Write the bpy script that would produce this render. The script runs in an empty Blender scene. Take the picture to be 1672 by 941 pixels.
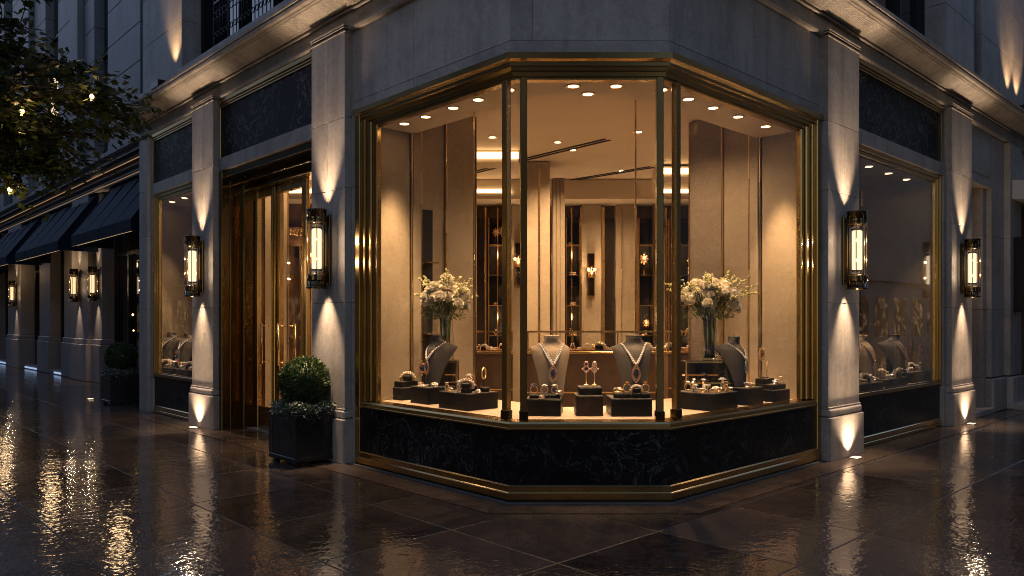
import bpy, math, random
from mathutils import Vector, Matrix
R = math.radians
random.seed(7)
SC = bpy.context.scene
COL = SC.collection

# ------------------------------------------------------------------ helpers
ORD = ['first', 'second', 'third', 'fourth', 'fifth', 'sixth', 'seventh', 'eighth', 'ninth', 'tenth', 'eleventh',
       'twelfth', 'thirteenth', 'fourteenth', 'fifteenth', 'sixteenth', 'seventeenth', 'eighteenth', 'nineteenth', 'twentieth']


def tag(o, label=None, cat=None, group=None, kind=None):
    if label: o['label'] = label
    if cat: o['category'] = cat
    if group: o['group'] = group
    if kind: o['kind'] = kind
    return o


def empty(name, loc=(0, 0, 0), rz=0.0, label=None, cat=None, group=None):
    o = bpy.data.objects.new(name, None)
    COL.objects.link(o)
    o.empty_display_size = 0.1
    o.location = loc
    o.rotation_euler = (0, 0, rz)
    return tag(o, label, cat, group)


def kids(o):
    return [c for c in o.children]


def copy_tree(o, parent=None):
    c = o.copy()
    COL.objects.link(c)
    c.parent = parent
    for ch in kids(o):
        copy_tree(ch, c)
    return c


class MB:
    """collects shapes for one mesh object"""

    def __init__(s):
        s.v = []; s.f = []; s.sm = []; s.fn = None

    def add(s, vs, fs, smooth=False, fn=None):
        b = len(s.v)
        fn = fn or s.fn
        s.v += [tuple(fn(*p)) if fn else tuple(p) for p in vs]
        s.f += [tuple(i + b for i in f) for f in fs]
        s.sm += [smooth] * len(fs)
        return s

    def box(s, x0, x1, y0, y1, z0, z1, bev=0.0, fn=None):
        if x0 > x1: x0, x1 = x1, x0
        if y0 > y1: y0, y1 = y1, y0
        if z0 > z1: z0, z1 = z1, z0
        if bev <= 0:
            vs = [(x, y, z) for x in (x0, x1) for y in (y0, y1) for z in (z0, z1)]
            return s.add(vs, [(0, 1, 3, 2), (4, 6, 7, 5), (0, 4, 5, 1), (2, 3, 7, 6), (0, 2, 6, 4), (1, 5, 7, 3)], False, fn)
        b = min(bev, (x1 - x0) * .45, (y1 - y0) * .45, (z1 - z0) * .45)
        vs = []
        idx = {}
        for i in (0, 1):
            for j in (0, 1):
                for k in (0, 1):
                    X = (x0, x1)[i]; Y = (y0, y1)[j]; Z = (z0, z1)[k]
                    ix = X + b * (1 - 2 * i); iy = Y + b * (1 - 2 * j); iz = Z + b * (1 - 2 * k)
                    idx[i, j, k, 0] = len(vs); vs.append((X, iy, iz))
                    idx[i, j, k, 1] = len(vs); vs.append((ix, Y, iz))
                    idx[i, j, k, 2] = len(vs); vs.append((ix, iy, Z))
        fs = []
        for i in (0, 1):
            fs.append([idx[i, 0, 0, 0], idx[i, 1, 0, 0], idx[i, 1, 1, 0], idx[i, 0, 1, 0]])
            fs.append([idx[0, i, 0, 1], idx[1, i, 0, 1], idx[1, i, 1, 1], idx[0, i, 1, 1]])
            fs.append([idx[0, 0, i, 2], idx[1, 0, i, 2], idx[1, 1, i, 2], idx[0, 1, i, 2]])
        for a in (0, 1):
            for c in (0, 1):
                fs.append([idx[a, c, 0, 0], idx[a, c, 1, 0], idx[a, c, 1, 1], idx[a, c, 0, 1]])
                fs.append([idx[a, 0, c, 0], idx[a, 1, c, 0], idx[a, 1, c, 2], idx[a, 0, c, 2]])
                fs.append([idx[0, a, c, 1], idx[1, a, c, 1], idx[1, a, c, 2], idx[0, a, c, 2]])
        for i in (0, 1):
            for j in (0, 1):
                for k in (0, 1):
                    fs.append([idx[i, j, k, 0], idx[i, j, k, 1], idx[i, j, k, 2]])
        return s.add(vs, fs, False, fn)

    def prism(s, poly, z0, z1, fn=None):
        n = len(poly)
        vs = [(x, y, z0) for x, y in poly] + [(x, y, z1) for x, y in poly]
        fs = [tuple(range(n)), tuple(range(n, 2 * n))] + [(i, (i + 1) % n, n + (i + 1) % n, n + i) for i in range(n)]
        return s.add(vs, fs, False, fn)

    def lathe(s, prof, c=(0, 0, 0), n=16, smooth=True, fn=None, cap=True, sx=1, sy=1):
        vs = []; fs = []
        for r, z in prof:
            for i in range(n):
                a = 2 * math.pi * i / n
                vs.append((c[0] + r * sx * math.cos(a), c[1] + r * sy * math.sin(a), c[2] + z))
        for j in range(len(prof) - 1):
            for i in range(n):
                k = (i + 1) % n
                fs.append((j * n + i, j * n + k, (j + 1) * n + k, (j + 1) * n + i))
        s.add(vs, fs, smooth, fn)
        if cap:
            b = len(vs)
            s.add(vs[:n], [tuple(range(n))], False, fn)
            s.add(vs[-n:], [tuple(range(n))], False, fn)
        return s

    def tube(s, pts, r, n=8, smooth=True, fn=None, cap=True):
        pts = [Vector(p) for p in pts]
        rs = r if isinstance(r, (list, tuple)) else [r] * len(pts)
        vs = []; fs = []
        for i, p in enumerate(pts):
            t = (pts[min(i + 1, len(pts) - 1)] - pts[max(i - 1, 0)])
            if t.length < 1e-9: t = Vector((0, 0, 1))
            t.normalize()
            u = t.orthogonal().normalized() if abs(t.z) > .99 else Vector((0, 0, 1)).cross(t).normalized()
            w = t.cross(u)
            for k in range(n):
                a = 2 * math.pi * k / n
                vs.append(p + (u * math.cos(a) + w * math.sin(a)) * rs[i])
        for i in range(len(pts) - 1):
            for k in range(n):
                l = (k + 1) % n
                fs.append((i * n + k, i * n + l, (i + 1) * n + l, (i + 1) * n + k))
        if cap:
            fs.append(tuple(range(n)))
            fs.append(tuple(range((len(pts) - 1) * n, len(pts) * n)))
        return s.add(vs, fs, smooth, fn)

    def ball(s, c, r, n=10, m=6, sx=1, sy=1, sz=1, fn=None, smooth=True):
        vs = [(c[0], c[1], c[2] - r * sz)]
        for j in range(1, m):
            ph = -math.pi / 2 + math.pi * j / m
            for i in range(n):
                a = 2 * math.pi * i / n
                vs.append((c[0] + r * sx * math.cos(ph) * math.cos(a), c[1] + r * sy * math.cos(ph) * math.sin(a), c[2] + r * sz * math.sin(ph)))
        vs.append((c[0], c[1], c[2] + r * sz))
        fs = []
        for i in range(n):
            fs.append((0, 1 + (i + 1) % n, 1 + i))
            fs.append((len(vs) - 1, 1 + (m - 2) * n + i, 1 + (m - 2) * n + (i + 1) % n))
        for j in range(m - 2):
            for i in range(n):
                k = (i + 1) % n
                fs.append((1 + j * n + i, 1 + j * n + k, 1 + (j + 1) * n + k, 1 + (j + 1) * n + i))
        return s.add(vs, fs, smooth, fn)

    def torus(s, c, R0, r, n=20, m=8, axis='y', fn=None, a0=0.0, a1=2 * math.pi, flat=1.0):
        full = abs(a1 - a0 - 2 * math.pi) < 1e-6
        vs = []; fs = []
        N = n if full else n + 1
        for i in range(N):
            a = a0 + (a1 - a0) * i / n
            for j in range(m):
                b = 2 * math.pi * j / m
                q = R0 + r * math.cos(b); h = r * flat * math.sin(b)
                if axis == 'y': p = (c[0] + q * math.cos(a), c[1] + h, c[2] + q * math.sin(a))
                elif axis == 'x': p = (c[0] + h, c[1] + q * math.cos(a), c[2] + q * math.sin(a))
                else: p = (c[0] + q * math.cos(a), c[1] + q * math.sin(a), c[2] + h)
                vs.append(p)
        for i in range(n if full else N - 1):
            k = (i + 1) % N
            for j in range(m):
                l = (j + 1) % m
                fs.append((i * m + j, i * m + l, k * m + l, k * m + j))
        return s.add(vs, fs, True, fn)

    def gem(s, c, r, h=None, n=8, fn=None):
        """cut stone: flat table, girdle, pointed pavilion"""
        h = h or r * .9
        vs = []
        for rr, z in ((.55 * r, .45 * h), (r, .12 * h), (r, .0)):
            for i in range(n):
                a = 2 * math.pi * (i + .5 * (rr < r)) / n
                vs.append((c[0] + rr * math.cos(a), c[1] + rr * math.sin(a), c[2] + z))
        vs.append((c[0], c[1], c[2] - .7 * h))
        fs = [tuple(range(n))]
        for j in (0, 1):
            for i in range(n):
                k = (i + 1) % n
                fs.append((j * n + i, j * n + k, (j + 1) * n + k)); fs.append((j * n + i, (j + 1) * n + k, (j + 1) * n + i))
        for i in range(n):
            fs.append((2 * n + i, 2 * n + (i + 1) % n, 3 * n))
        return s.add(vs, fs, False, fn)

    def build(s, name, mat, parent=None, label=None, cat=None, group=None, kind=None, loc=None, rz=0, fixn=True):
        import bmesh
        me = bpy.data.meshes.new(name)
        me.from_pydata(s.v, [], s.f)
        me.polygons.foreach_set('use_smooth', s.sm)
        me.materials.append(mat)
        if fixn:
            bm = bmesh.new(); bm.from_mesh(me)
            bmesh.ops.recalc_face_normals(bm, faces=bm.faces)
            bm.to_mesh(me); bm.free()
        me.update()
        o = bpy.data.objects.new(name, me)
        COL.objects.link(o)
        if parent: o.parent = parent
        if loc: o.location = loc
        if rz: o.rotation_euler = (0, 0, rz)
        return tag(o, label, cat, group, kind)


# ------------------------------------------------------------------ frames: left street face, chamfer, right street face
FPX, CXP, HZ, H = 1245.0, 836.0, 526.0, 1.6
A = (-0.0163, 6.7755); B = (1.3932, 6.7755)
EL = (-0.68672, 0.72692); ER = (0.72692, 0.68672)


def LP(s, d, z):      # s metres along the left face from its corner, d metres into the building
    return (A[0] + EL[0] * s + ER[0] * d, A[1] + EL[1] * s + ER[1] * d, z)


def RP(s, d, z):
    return (B[0] + ER[0] * s + EL[0] * d, B[1] + ER[1] * s + EL[1] * d, z)


def CP(s, d, z):      # chamfer: s from A towards B
    return (A[0] + s, A[1] + d, z)


FR = {'L': LP, 'R': RP, 'C': CP}
ROT = {'L': math.atan2(ER[1], ER[0]) - math.pi / 2, 'C': 0.0, 'R': math.atan2(EL[1], EL[0]) - math.pi / 2}  # local -y faces the street


def su(side, u, d):   # s where the picture column u meets the plane at depth d
    P, e, i = (A, EL, ER) if side == 'L' else (B, ER, EL)
    px = P[0] + i[0] * d; py = P[1] + i[1] * d
    k = (u - CXP) / FPX
    return (k * py - px) / (e[0] - k * e[1])


def ax(u, y):
    return (u - CXP) / FPX * y


def az(v, y):
    return H - (v - HZ) / FPX * y


def path_off(path, off):
    out = []
    n = len(path)
    for i, p in enumerate(path):
        ns = []
        if i > 0:
            dx, dy = p[0] - path[i - 1][0], p[1] - path[i - 1][1]; l = math.hypot(dx, dy); ns.append((dy / l, -dx / l))
        if i < n - 1:
            dx, dy = path[i + 1][0] - p[0], path[i + 1][1] - p[1]; l = math.hypot(dx, dy); ns.append((dy / l, -dx / l))
        if len(ns) == 2:
            bx, by = ns[0][0] + ns[1][0], ns[0][1] + ns[1][1]; l = math.hypot(bx, by); bx /= l; by /= l
            k = 1 / (bx * ns[0][0] + by * ns[0][1])
        else:
            bx, by = ns[0]; k = 1
        out.append((p[0] + bx * off * k, p[1] + by * off * k))
    return out


def sweep(mb, path, prof, closed_prof=True):
    m = len(prof)
    cols = [path_off(path, o) for o, z in prof]
    vs = []; fs = []
    for i in range(len(path)):
        for j in range(m):
            vs.append((cols[j][i][0], cols[j][i][1], prof[j][1]))
    for i in range(len(path) - 1):
        for j in range(m if closed_prof else m - 1):
            k = (j + 1) % m
            fs.append((i * m + j, i * m + k, (i + 1) * m + k, (i + 1) * m + j))
    if closed_prof:
        fs.append(tuple(range(m))); fs.append(tuple(range((len(path) - 1) * m, len(path) * m)))
    return mb.add(vs, fs)


def facade_path(sl=None, sr=None, ret=False):
    p = []
    if sl is not None:
        if ret: p.append(LP(sl, 1.1, 0)[:2])
        p.append(LP(sl, 0, 0)[:2])
    p.append(A); p.append(B)
    if sr is not None: p.append(RP(sr, 0, 0)[:2])
    return p


# ------------------------------------------------------------------ materials
def newmat(name):
    m = bpy.data.materials.new(name); m.use_nodes = True
    nt = m.node_tree
    b = nt.nodes['Principled BSDF']
    return m, nt, b


def N(nt, t, **kw):
    n = nt.nodes.new(t)
    for k, v in kw.items():
        if k in n.inputs.keys(): n.inputs[k].default_value = v
        else: setattr(n, k, v)
    return n


def simple(name, col, rough=.5, metal=0.0, noise=.0, nscale=20, bump=0.0, spec=.5, coat=0.0, rvar=0.0):
    m, nt, b = newmat(name)
    b.inputs['Base Color'].default_value = (*col, 1); b.inputs['Roughness'].default_value = rough
    b.inputs['Metallic'].default_value = metal; b.inputs['Specular IOR Level'].default_value = spec
    b.inputs['Coat Weight'].default_value = coat
    if noise or bump or rvar:
        tc = N(nt, 'ShaderNodeTexCoord'); nz = N(nt, 'ShaderNodeTexNoise', Scale=nscale, Detail=6.0, Roughness=.6)
        nt.links.new(tc.outputs['Object'], nz.inputs['Vector'])
        if noise:
            r = N(nt, 'ShaderNodeValToRGB')
            r.color_ramp.elements[0].position = .3; r.color_ramp.elements[1].position = .7
            r.color_ramp.elements[0].color = (*[c * (1 - noise) for c in col], 1)
            r.color_ramp.elements[1].color = (*[min(1, c * (1 + noise)) for c in col], 1)
            nt.links.new(nz.outputs['Fac'], r.inputs['Fac']); nt.links.new(r.outputs['Color'], b.inputs['Base Color'])
        if rvar:
            mr = N(nt, 'ShaderNodeMapRange'); mr.inputs['From Min'].default_value = .3; mr.inputs['From Max'].default_value = .7
            mr.inputs['To Min'].default_value = max(.02, rough - rvar); mr.inputs['To Max'].default_value = rough + rvar
            nt.links.new(nz.outputs['Fac'], mr.inputs['Value']); nt.links.new(mr.outputs['Result'], b.inputs['Roughness'])
        if bump:
            bp = N(nt, 'ShaderNodeBump', Strength=.6, Distance=bump)
            nt.links.new(nz.outputs['Fac'], bp.inputs['Height']); nt.links.new(bp.outputs['Normal'], b.inputs['Normal'])
    return m


def stone_mat(name, c1, c2, rough=.55, vein=.5, vcol=(.55, .5, .45), scale=1.0, bump=.0015, streak=0.0):
    m, nt, b = newmat(name)
    tc = N(nt, 'ShaderNodeTexCoord')
    n1 = N(nt, 'ShaderNodeTexNoise', Scale=1.3 * scale, Detail=8.0, Roughness=.65, Distortion=.8)
    n2 = N(nt, 'ShaderNodeTexNoise', Scale=14 * scale, Detail=8.0, Roughness=.7, Distortion=1.2)
    n3 = N(nt, 'ShaderNodeTexNoise', Scale=(3.4 if vein >= .8 else 5) * scale, Detail=7.0, Roughness=.62, Distortion=2.0)
    for n in (n1, n2, n3): nt.links.new(tc.outputs['Object'], n.inputs['Vector'])
    mx = N(nt, 'ShaderNodeMath', operation='ADD'); ml = N(nt, 'ShaderNodeMath', operation='MULTIPLY'); ml.inputs[1].default_value = .5
    nt.links.new(n1.outputs['Fac'], mx.inputs[0]); nt.links.new(n2.outputs['Fac'], mx.inputs[1]); nt.links.new(mx.outputs[0], ml.inputs[0])
    r = N(nt, 'ShaderNodeValToRGB')
    r.color_ramp.elements[0].position = .36; r.color_ramp.elements[1].position = .64
    r.color_ramp.elements[0].color = (*c1, 1); r.color_ramp.elements[1].color = (*c2, 1)
    gi = N(nt, 'ShaderNodeNewGeometry'); jit = N(nt, 'ShaderNodeMath', operation='MULTIPLY_ADD'); jit.inputs[1].default_value = .11
    nt.links.new(gi.outputs['Random Per Island'], jit.inputs[0]); nt.links.new(ml.outputs[0], jit.inputs[2])
    jb = N(nt, 'ShaderNodeMath', operation='SUBTRACT'); jb.inputs[1].default_value = .055; nt.links.new(jit.outputs[0], jb.inputs[0])
    if streak:
        mp = N(nt, 'ShaderNodeMapping'); mp.inputs['Scale'].default_value = (5, 5, .45); nt.links.new(tc.outputs['Object'], mp.inputs['Vector'])
        n4 = N(nt, 'ShaderNodeTexNoise', Scale=1.0, Detail=6.0, Roughness=.65); nt.links.new(mp.outputs[0], n4.inputs['Vector'])
        sk = N(nt, 'ShaderNodeMath', operation='MULTIPLY_ADD'); sk.inputs[1].default_value = streak; nt.links.new(n4.outputs['Fac'], sk.inputs[0]); nt.links.new(jb.outputs[0], sk.inputs[2])
        s5 = N(nt, 'ShaderNodeMath', operation='SUBTRACT'); s5.inputs[1].default_value = streak * .5; nt.links.new(sk.outputs[0], s5.inputs[0]); jb = s5
    nt.links.new(jb.outputs[0], r.inputs['Fac'])
    # fine pale veins: ridge of a distorted noise
    sb = N(nt, 'ShaderNodeMath', operation='SUBTRACT'); sb.inputs[1].default_value = .5
    ab = N(nt, 'ShaderNodeMath', operation='ABSOLUTE')
    vr = N(nt, 'ShaderNodeValToRGB'); vr.color_ramp.elements[0].position = 0; vr.color_ramp.elements[0].color = (vein, vein, vein, 1)
    vr.color_ramp.elements[1].position = .012 if vein >= .8 else .016; vr.color_ramp.elements[1].color = (0, 0, 0, 1)
    nt.links.new(n3.outputs['Fac'], sb.inputs[0]); nt.links.new(sb.outputs[0], ab.inputs[0]); nt.links.new(ab.outputs[0], vr.inputs['Fac'])
    gate = N(nt, 'ShaderNodeMath', operation='MULTIPLY')
    gr = N(nt, 'ShaderNodeMapRange'); gr.inputs['From Min'].default_value = .36; gr.inputs['From Max'].default_value = .6
    nt.links.new(n1.outputs['Fac'], gr.inputs['Value']); nt.links.new(gr.outputs[0], gate.inputs[0]); nt.links.new(vr.outputs['Color'], gate.inputs[1])
    mix = N(nt, 'ShaderNodeMixRGB'); mix.inputs['Color2'].default_value = (*vcol, 1)
    nt.links.new(gate.outputs[0], mix.inputs['Fac']); nt.links.new(r.outputs['Color'], mix.inputs['Color1'])
    nt.links.new(mix.outputs['Color'], b.inputs['Base Color'])
    b.inputs['Roughness'].default_value = rough
    if bump:
        bp = N(nt, 'ShaderNodeBump', Strength=.7, Distance=bump)
        nt.links.new(n2.outputs['Fac'], bp.inputs['Height']); nt.links.new(bp.outputs['Normal'], b.inputs['Normal'])
    return m


def glass_mat(name, tint=(.97, .96, .93), base=.05, rough=0.0, mx=.85):
    m = bpy.data.materials.new(name); m.use_nodes = True
    nt = m.node_tree; nt.nodes.clear()
    out = N(nt, 'ShaderNodeOutputMaterial'); tr = N(nt, 'ShaderNodeBsdfTransparent'); gl = N(nt, 'ShaderNodeBsdfGlossy')
    tr.inputs['Color'].default_value = (*tint, 1); gl.inputs['Roughness'].default_value = rough; gl.inputs['Color'].default_value = (1, 1, 1, 1)
    lw = N(nt, 'ShaderNodeLayerWeight'); lw.inputs['Blend'].default_value = .5
    pw = N(nt, 'ShaderNodeMath', operation='POWER'); pw.inputs[1].default_value = 4.0
    mr = N(nt, 'ShaderNodeMapRange'); mr.inputs['To Min'].default_value = base; mr.inputs['To Max'].default_value = mx
    mix = N(nt, 'ShaderNodeMixShader')
    nt.links.new(lw.outputs['Facing'], pw.inputs[0]); nt.links.new(pw.outputs[0], mr.inputs['Value'])
    nt.links.new(mr.outputs[0], mix.inputs[0]); nt.links.new(tr.outputs[0], mix.inputs[1]); nt.links.new(gl.outputs[0], mix.inputs[2])
    nt.links.new(mix.outputs[0], out.inputs['Surface'])
    return m


def emit(name, col, st):
    m = bpy.data.materials.new(name); m.use_nodes = True
    nt = m.node_tree; nt.nodes.clear()
    out = N(nt, 'ShaderNodeOutputMaterial'); e = N(nt, 'ShaderNodeEmission'); e.inputs['Color'].default_value = (*col, 1); e.inputs['Strength'].default_value = st
    nt.links.new(e.outputs[0], out.inputs['Surface'])
    return m


def brass_mat(name, c, rough, rv=.1):
    m, nt, b = newmat(name)
    tc = N(nt, 'ShaderNodeTexCoord'); n1 = N(nt, 'ShaderNodeTexNoise', Scale=1.2, Detail=3.0, Roughness=.5)
    n2 = N(nt, 'ShaderNodeTexNoise', Scale=40.0, Detail=3.0)
    for n in (n1, n2): nt.links.new(tc.outputs['Object'], n.inputs['Vector'])
    r = N(nt, 'ShaderNodeValToRGB'); r.color_ramp.elements[0].position = .35; r.color_ramp.elements[1].position = .65
    r.color_ramp.elements[0].color = (*[x * .86 for x in c], 1); r.color_ramp.elements[1].color = (*c, 1)
    nt.links.new(n1.outputs['Fac'], r.inputs['Fac']); nt.links.new(r.outputs['Color'], b.inputs['Base Color'])
    mr = N(nt, 'ShaderNodeMapRange'); mr.inputs['From Min'].default_value = .35; mr.inputs['From Max'].default_value = .65
    mr.inputs['To Min'].default_value = rough; mr.inputs['To Max'].default_value = rough + rv
    nt.links.new(n1.outputs['Fac'], mr.inputs['Value']); nt.links.new(mr.outputs[0], b.inputs['Roughness'])
    bp = N(nt, 'ShaderNodeBump', Strength=.03, Distance=.001); nt.links.new(n2.outputs['Fac'], bp.inputs['Height']); nt.links.new(bp.outputs['Normal'], b.inputs['Normal'])
    b.inputs['Metallic'].default_value = 1
    return m


M = {}
M['stone'] = stone_mat('limestone', (.27, .23, .195), (.47, .405, .345), .6, .3, (.55, .49, .42), 1.0, .003, .5)
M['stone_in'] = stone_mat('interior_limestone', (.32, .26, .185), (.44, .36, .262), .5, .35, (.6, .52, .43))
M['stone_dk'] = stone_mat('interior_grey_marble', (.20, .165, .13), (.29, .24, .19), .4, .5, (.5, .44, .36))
M['stone_nb'] = stone_mat('grey_stone', (.22, .2, .19), (.30, .275, .26), .6, .15, streak=.4)
M['marble'] = stone_mat('black_marble', (.005, .005, .006), (.015, .014, .014), .28, 1, (.17, .16, .15), 1.0, 0)
M['marble'].node_tree.nodes['Principled BSDF'].inputs['Specular IOR Level'].default_value = .14
M['marble_up'] = stone_mat('black_marble_transom', (.004, .004, .005), (.014, .014, .016), .5, 1, (.36, .35, .34), .8, 0)
M['marble_up'].node_tree.nodes['Principled BSDF'].inputs['Specular IOR Level'].default_value = .08
M['brown_marble'] = stone_mat('brown_marble', (.06, .04, .03), (.13, .09, .065), .25, .6, (.3, .24, .2), 1.6, 0)
M['brass'] = brass_mat('aged_brass', (.56, .375, .155), .2, .05)
M['brass_dk'] = brass_mat('dark_brass', (.17, .118, .058), .14, .04)
M['brass_br'] = brass_mat('bright_brass', (.82, .58, .28), .2)
M['gold'] = simple('gold', (.90, .60, .28), .3, 1.0)
M['rose_gold'] = simple('rose_gold', (.92, .60, .42), .28, 1.0)
M['silver'] = simple('white_gold', (.92, .84, .74), .26, 1.0)
M['gem'] = simple('clear_stone', (.95, .92, .88), .08, .25, spec=1)
M['sapphire'] = simple('sapphire', (.02, .05, .16), .04, .2, spec=1, coat=1)
M['topaz'] = simple('topaz', (.45, .16, .03), .05, .3, spec=1, coat=1)
M['black_lacquer'] = simple('black_leatherette', (.007, .007, .008), .34, 0, .3, 60, .0003, .12)
M['brown_block'] = simple('brown_leatherette', (.028, .019, .014), .4, 0, .3, 60, .0003, .15)
M['vel_dk'] = simple('charcoal_velvet', (.085, .078, .072), .8, 0, .25, 90, .0012, .2)
M['vel_gy'] = simple('grey_velvet', (.115, .104, .094), .8, 0, .2, 90, .0012, .2)
M['vel_cr'] = simple('taupe_velvet', (.31, .25, .185), .8, 0, .15, 90, .0012, .2)
M['platform'] = simple('cream_suede', (.46, .36, .27), .7, 0, .08, 8, .0005)
M['ceil'] = simple('warm_white_plaster', (.66, .58, .48), .75, 0, .04, 2)
M['black'] = simple('black_metal', (.012, .011, .01), .35, .3, .2, 10)
M['slot'] = simple('black_slot', (.01, .009, .008), .8)
M['glass'] = glass_mat('shop_glass', (.97, .955, .93), .055)
M['glass_clear'] = glass_mat('clear_glass', (.99, .985, .97), .04, 0, .6)
M['glass_vase'] = glass_mat('vase_glass', (.97, .98, .95), .06, 0.02, .8)
M['glass_case'] = glass_mat('smoked_glass', (.42, .33, .24), .06, 0, .6)
M['dkglass'] = simple('dark_window_glass', (.005, .006, .009), .03, 0, spec=.7)
M['mirror'] = simple('antique_mirror', (.62, .55, .46), .02, 1.0, .12, 3)
M['planter'] = simple('black_planter_paint', (.012, .012, .013), .3, 0, .3, 4, .0006, rvar=.08)
M['soil'] = simple('soil', (.03, .02, .014), .9, 0, .4, 40, .01)
M['wood'] = simple('dark_walnut', (.13, .075, .038), .3, 0, .4, 3)
M['awning'] = simple('navy_canvas', (.008, .014, .03), .8, 0, .25, 40, .001, .2)
M['iron'] = simple('wrought_iron', (.01, .01, .011), .4, .6)
M['bark'] = simple('bark', (.05, .035, .025), .85, 0, .4, 30, .01)
M['lampglow'] = emit('lamp_glow', (1, .66, .34), 15)
M['groundglow'] = emit('ground_lens_glow', (1, .7, .42), 2.2)
M['awnglow'] = emit('awning_strip_glow', (1, .66, .38), 1.1)
M['tubeglow'] = emit('tube_glow', (1, .74, .48), 1.15)
M['tubeglow2'] = emit('neighbour_tube_glow', (1, .66, .36), 1.1)
M['cove'] = emit('cove_glow', (1, .62, .28), 4.2)
M['bulb'] = emit('bulb_glow', (1, .60, .22), 5)
M['washglow'] = emit('wall_wash_glow', (1, .72, .5), .9)  # wash of light on the neighbour's stone, given as glow
M['led'] = emit('cool_led', (.45, .65, 1), .55)
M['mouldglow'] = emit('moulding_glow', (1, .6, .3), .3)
M['dimwarm'] = emit('shelf_glow', (1, .55, .2), 1.1)


def leaf_mat(name, a, b_, trans=.25, rough=.5):
    m, nt, b = newmat(name)
    g = N(nt, 'ShaderNodeNewGeometry')
    r = N(nt, 'ShaderNodeValToRGB'); r.color_ramp.elements[0].color = (*a, 1); r.color_ramp.elements[1].color = (*b_, 1)
    nt.links.new(g.outputs['Random Per Island'], r.inputs['Fac']); nt.links.new(r.outputs['Color'], b.inputs['Base Color'])
    b.inputs['Roughness'].default_value = rough
    t = N(nt, 'ShaderNodeBsdfTranslucent'); nt.links.new(r.outputs['Color'], t.inputs['Color'])
    mx = N(nt, 'ShaderNodeMixShader'); mx.inputs[0].default_value = trans
    out = [n for n in nt.nodes if n.type == 'OUTPUT_MATERIAL'][0]
    nt.links.new(b.outputs[0], mx.inputs[1]); nt.links.new(t.outputs[0], mx.inputs[2]); nt.links.new(mx.outputs[0], out.inputs['Surface'])
    return m


M['box_leaf'] = leaf_mat('boxwood_leaf', (.018, .035, .008), (.07, .10, .022), .15, .4)
M['tree_leaf'] = leaf_mat('tree_leaf', (.02, .036, .008), (.06, .078, .018), .4, .5)
M['trail_leaf'] = leaf_mat('trailing_leaf', (.06, .085, .05), (.17, .19, .12), .2)
M['petal'] = leaf_mat('white_petal', (.68, .62, .5), (.82, .77, .66), .25, .6)
M['bud'] = leaf_mat('pale_bud', (.48, .47, .17), (.74, .70, .40), .2, .6)
M['stemleaf'] = leaf_mat('bouquet_leaf', (.05, .09, .02), (.13, .17, .05), .2)
M['whiteflower'] = leaf_mat('small_white_flower', (.4, .4, .38), (.6, .6, .56), .2)


# ------------------------------------------------------------------ lamps
WARM = (1.0, .645, .34)
WARM3 = (1.0, .72, .47)
WARM2 = (1.0, .63, .33)


def lamp(kind, name, loc, energy, col=WARM, target=None, size=.03, spot=60, blend=.5, parent=None):
    l = bpy.data.lights.new(name, kind)
    l.energy = energy; l.color = col
    if kind in ('POINT', 'SPOT'): l.shadow_soft_size = size
    if kind == 'SPOT': l.spot_size = R(spot); l.spot_blend = blend
    if kind == 'AREA': l.size = size
    o = bpy.data.objects.new(name, l); COL.objects.link(o)
    o.location = loc
    if target is not None:
        d = Vector(target) - Vector(loc)
        o.rotation_euler = d.to_track_quat('-Z', 'Y').to_euler()
    return o


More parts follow.
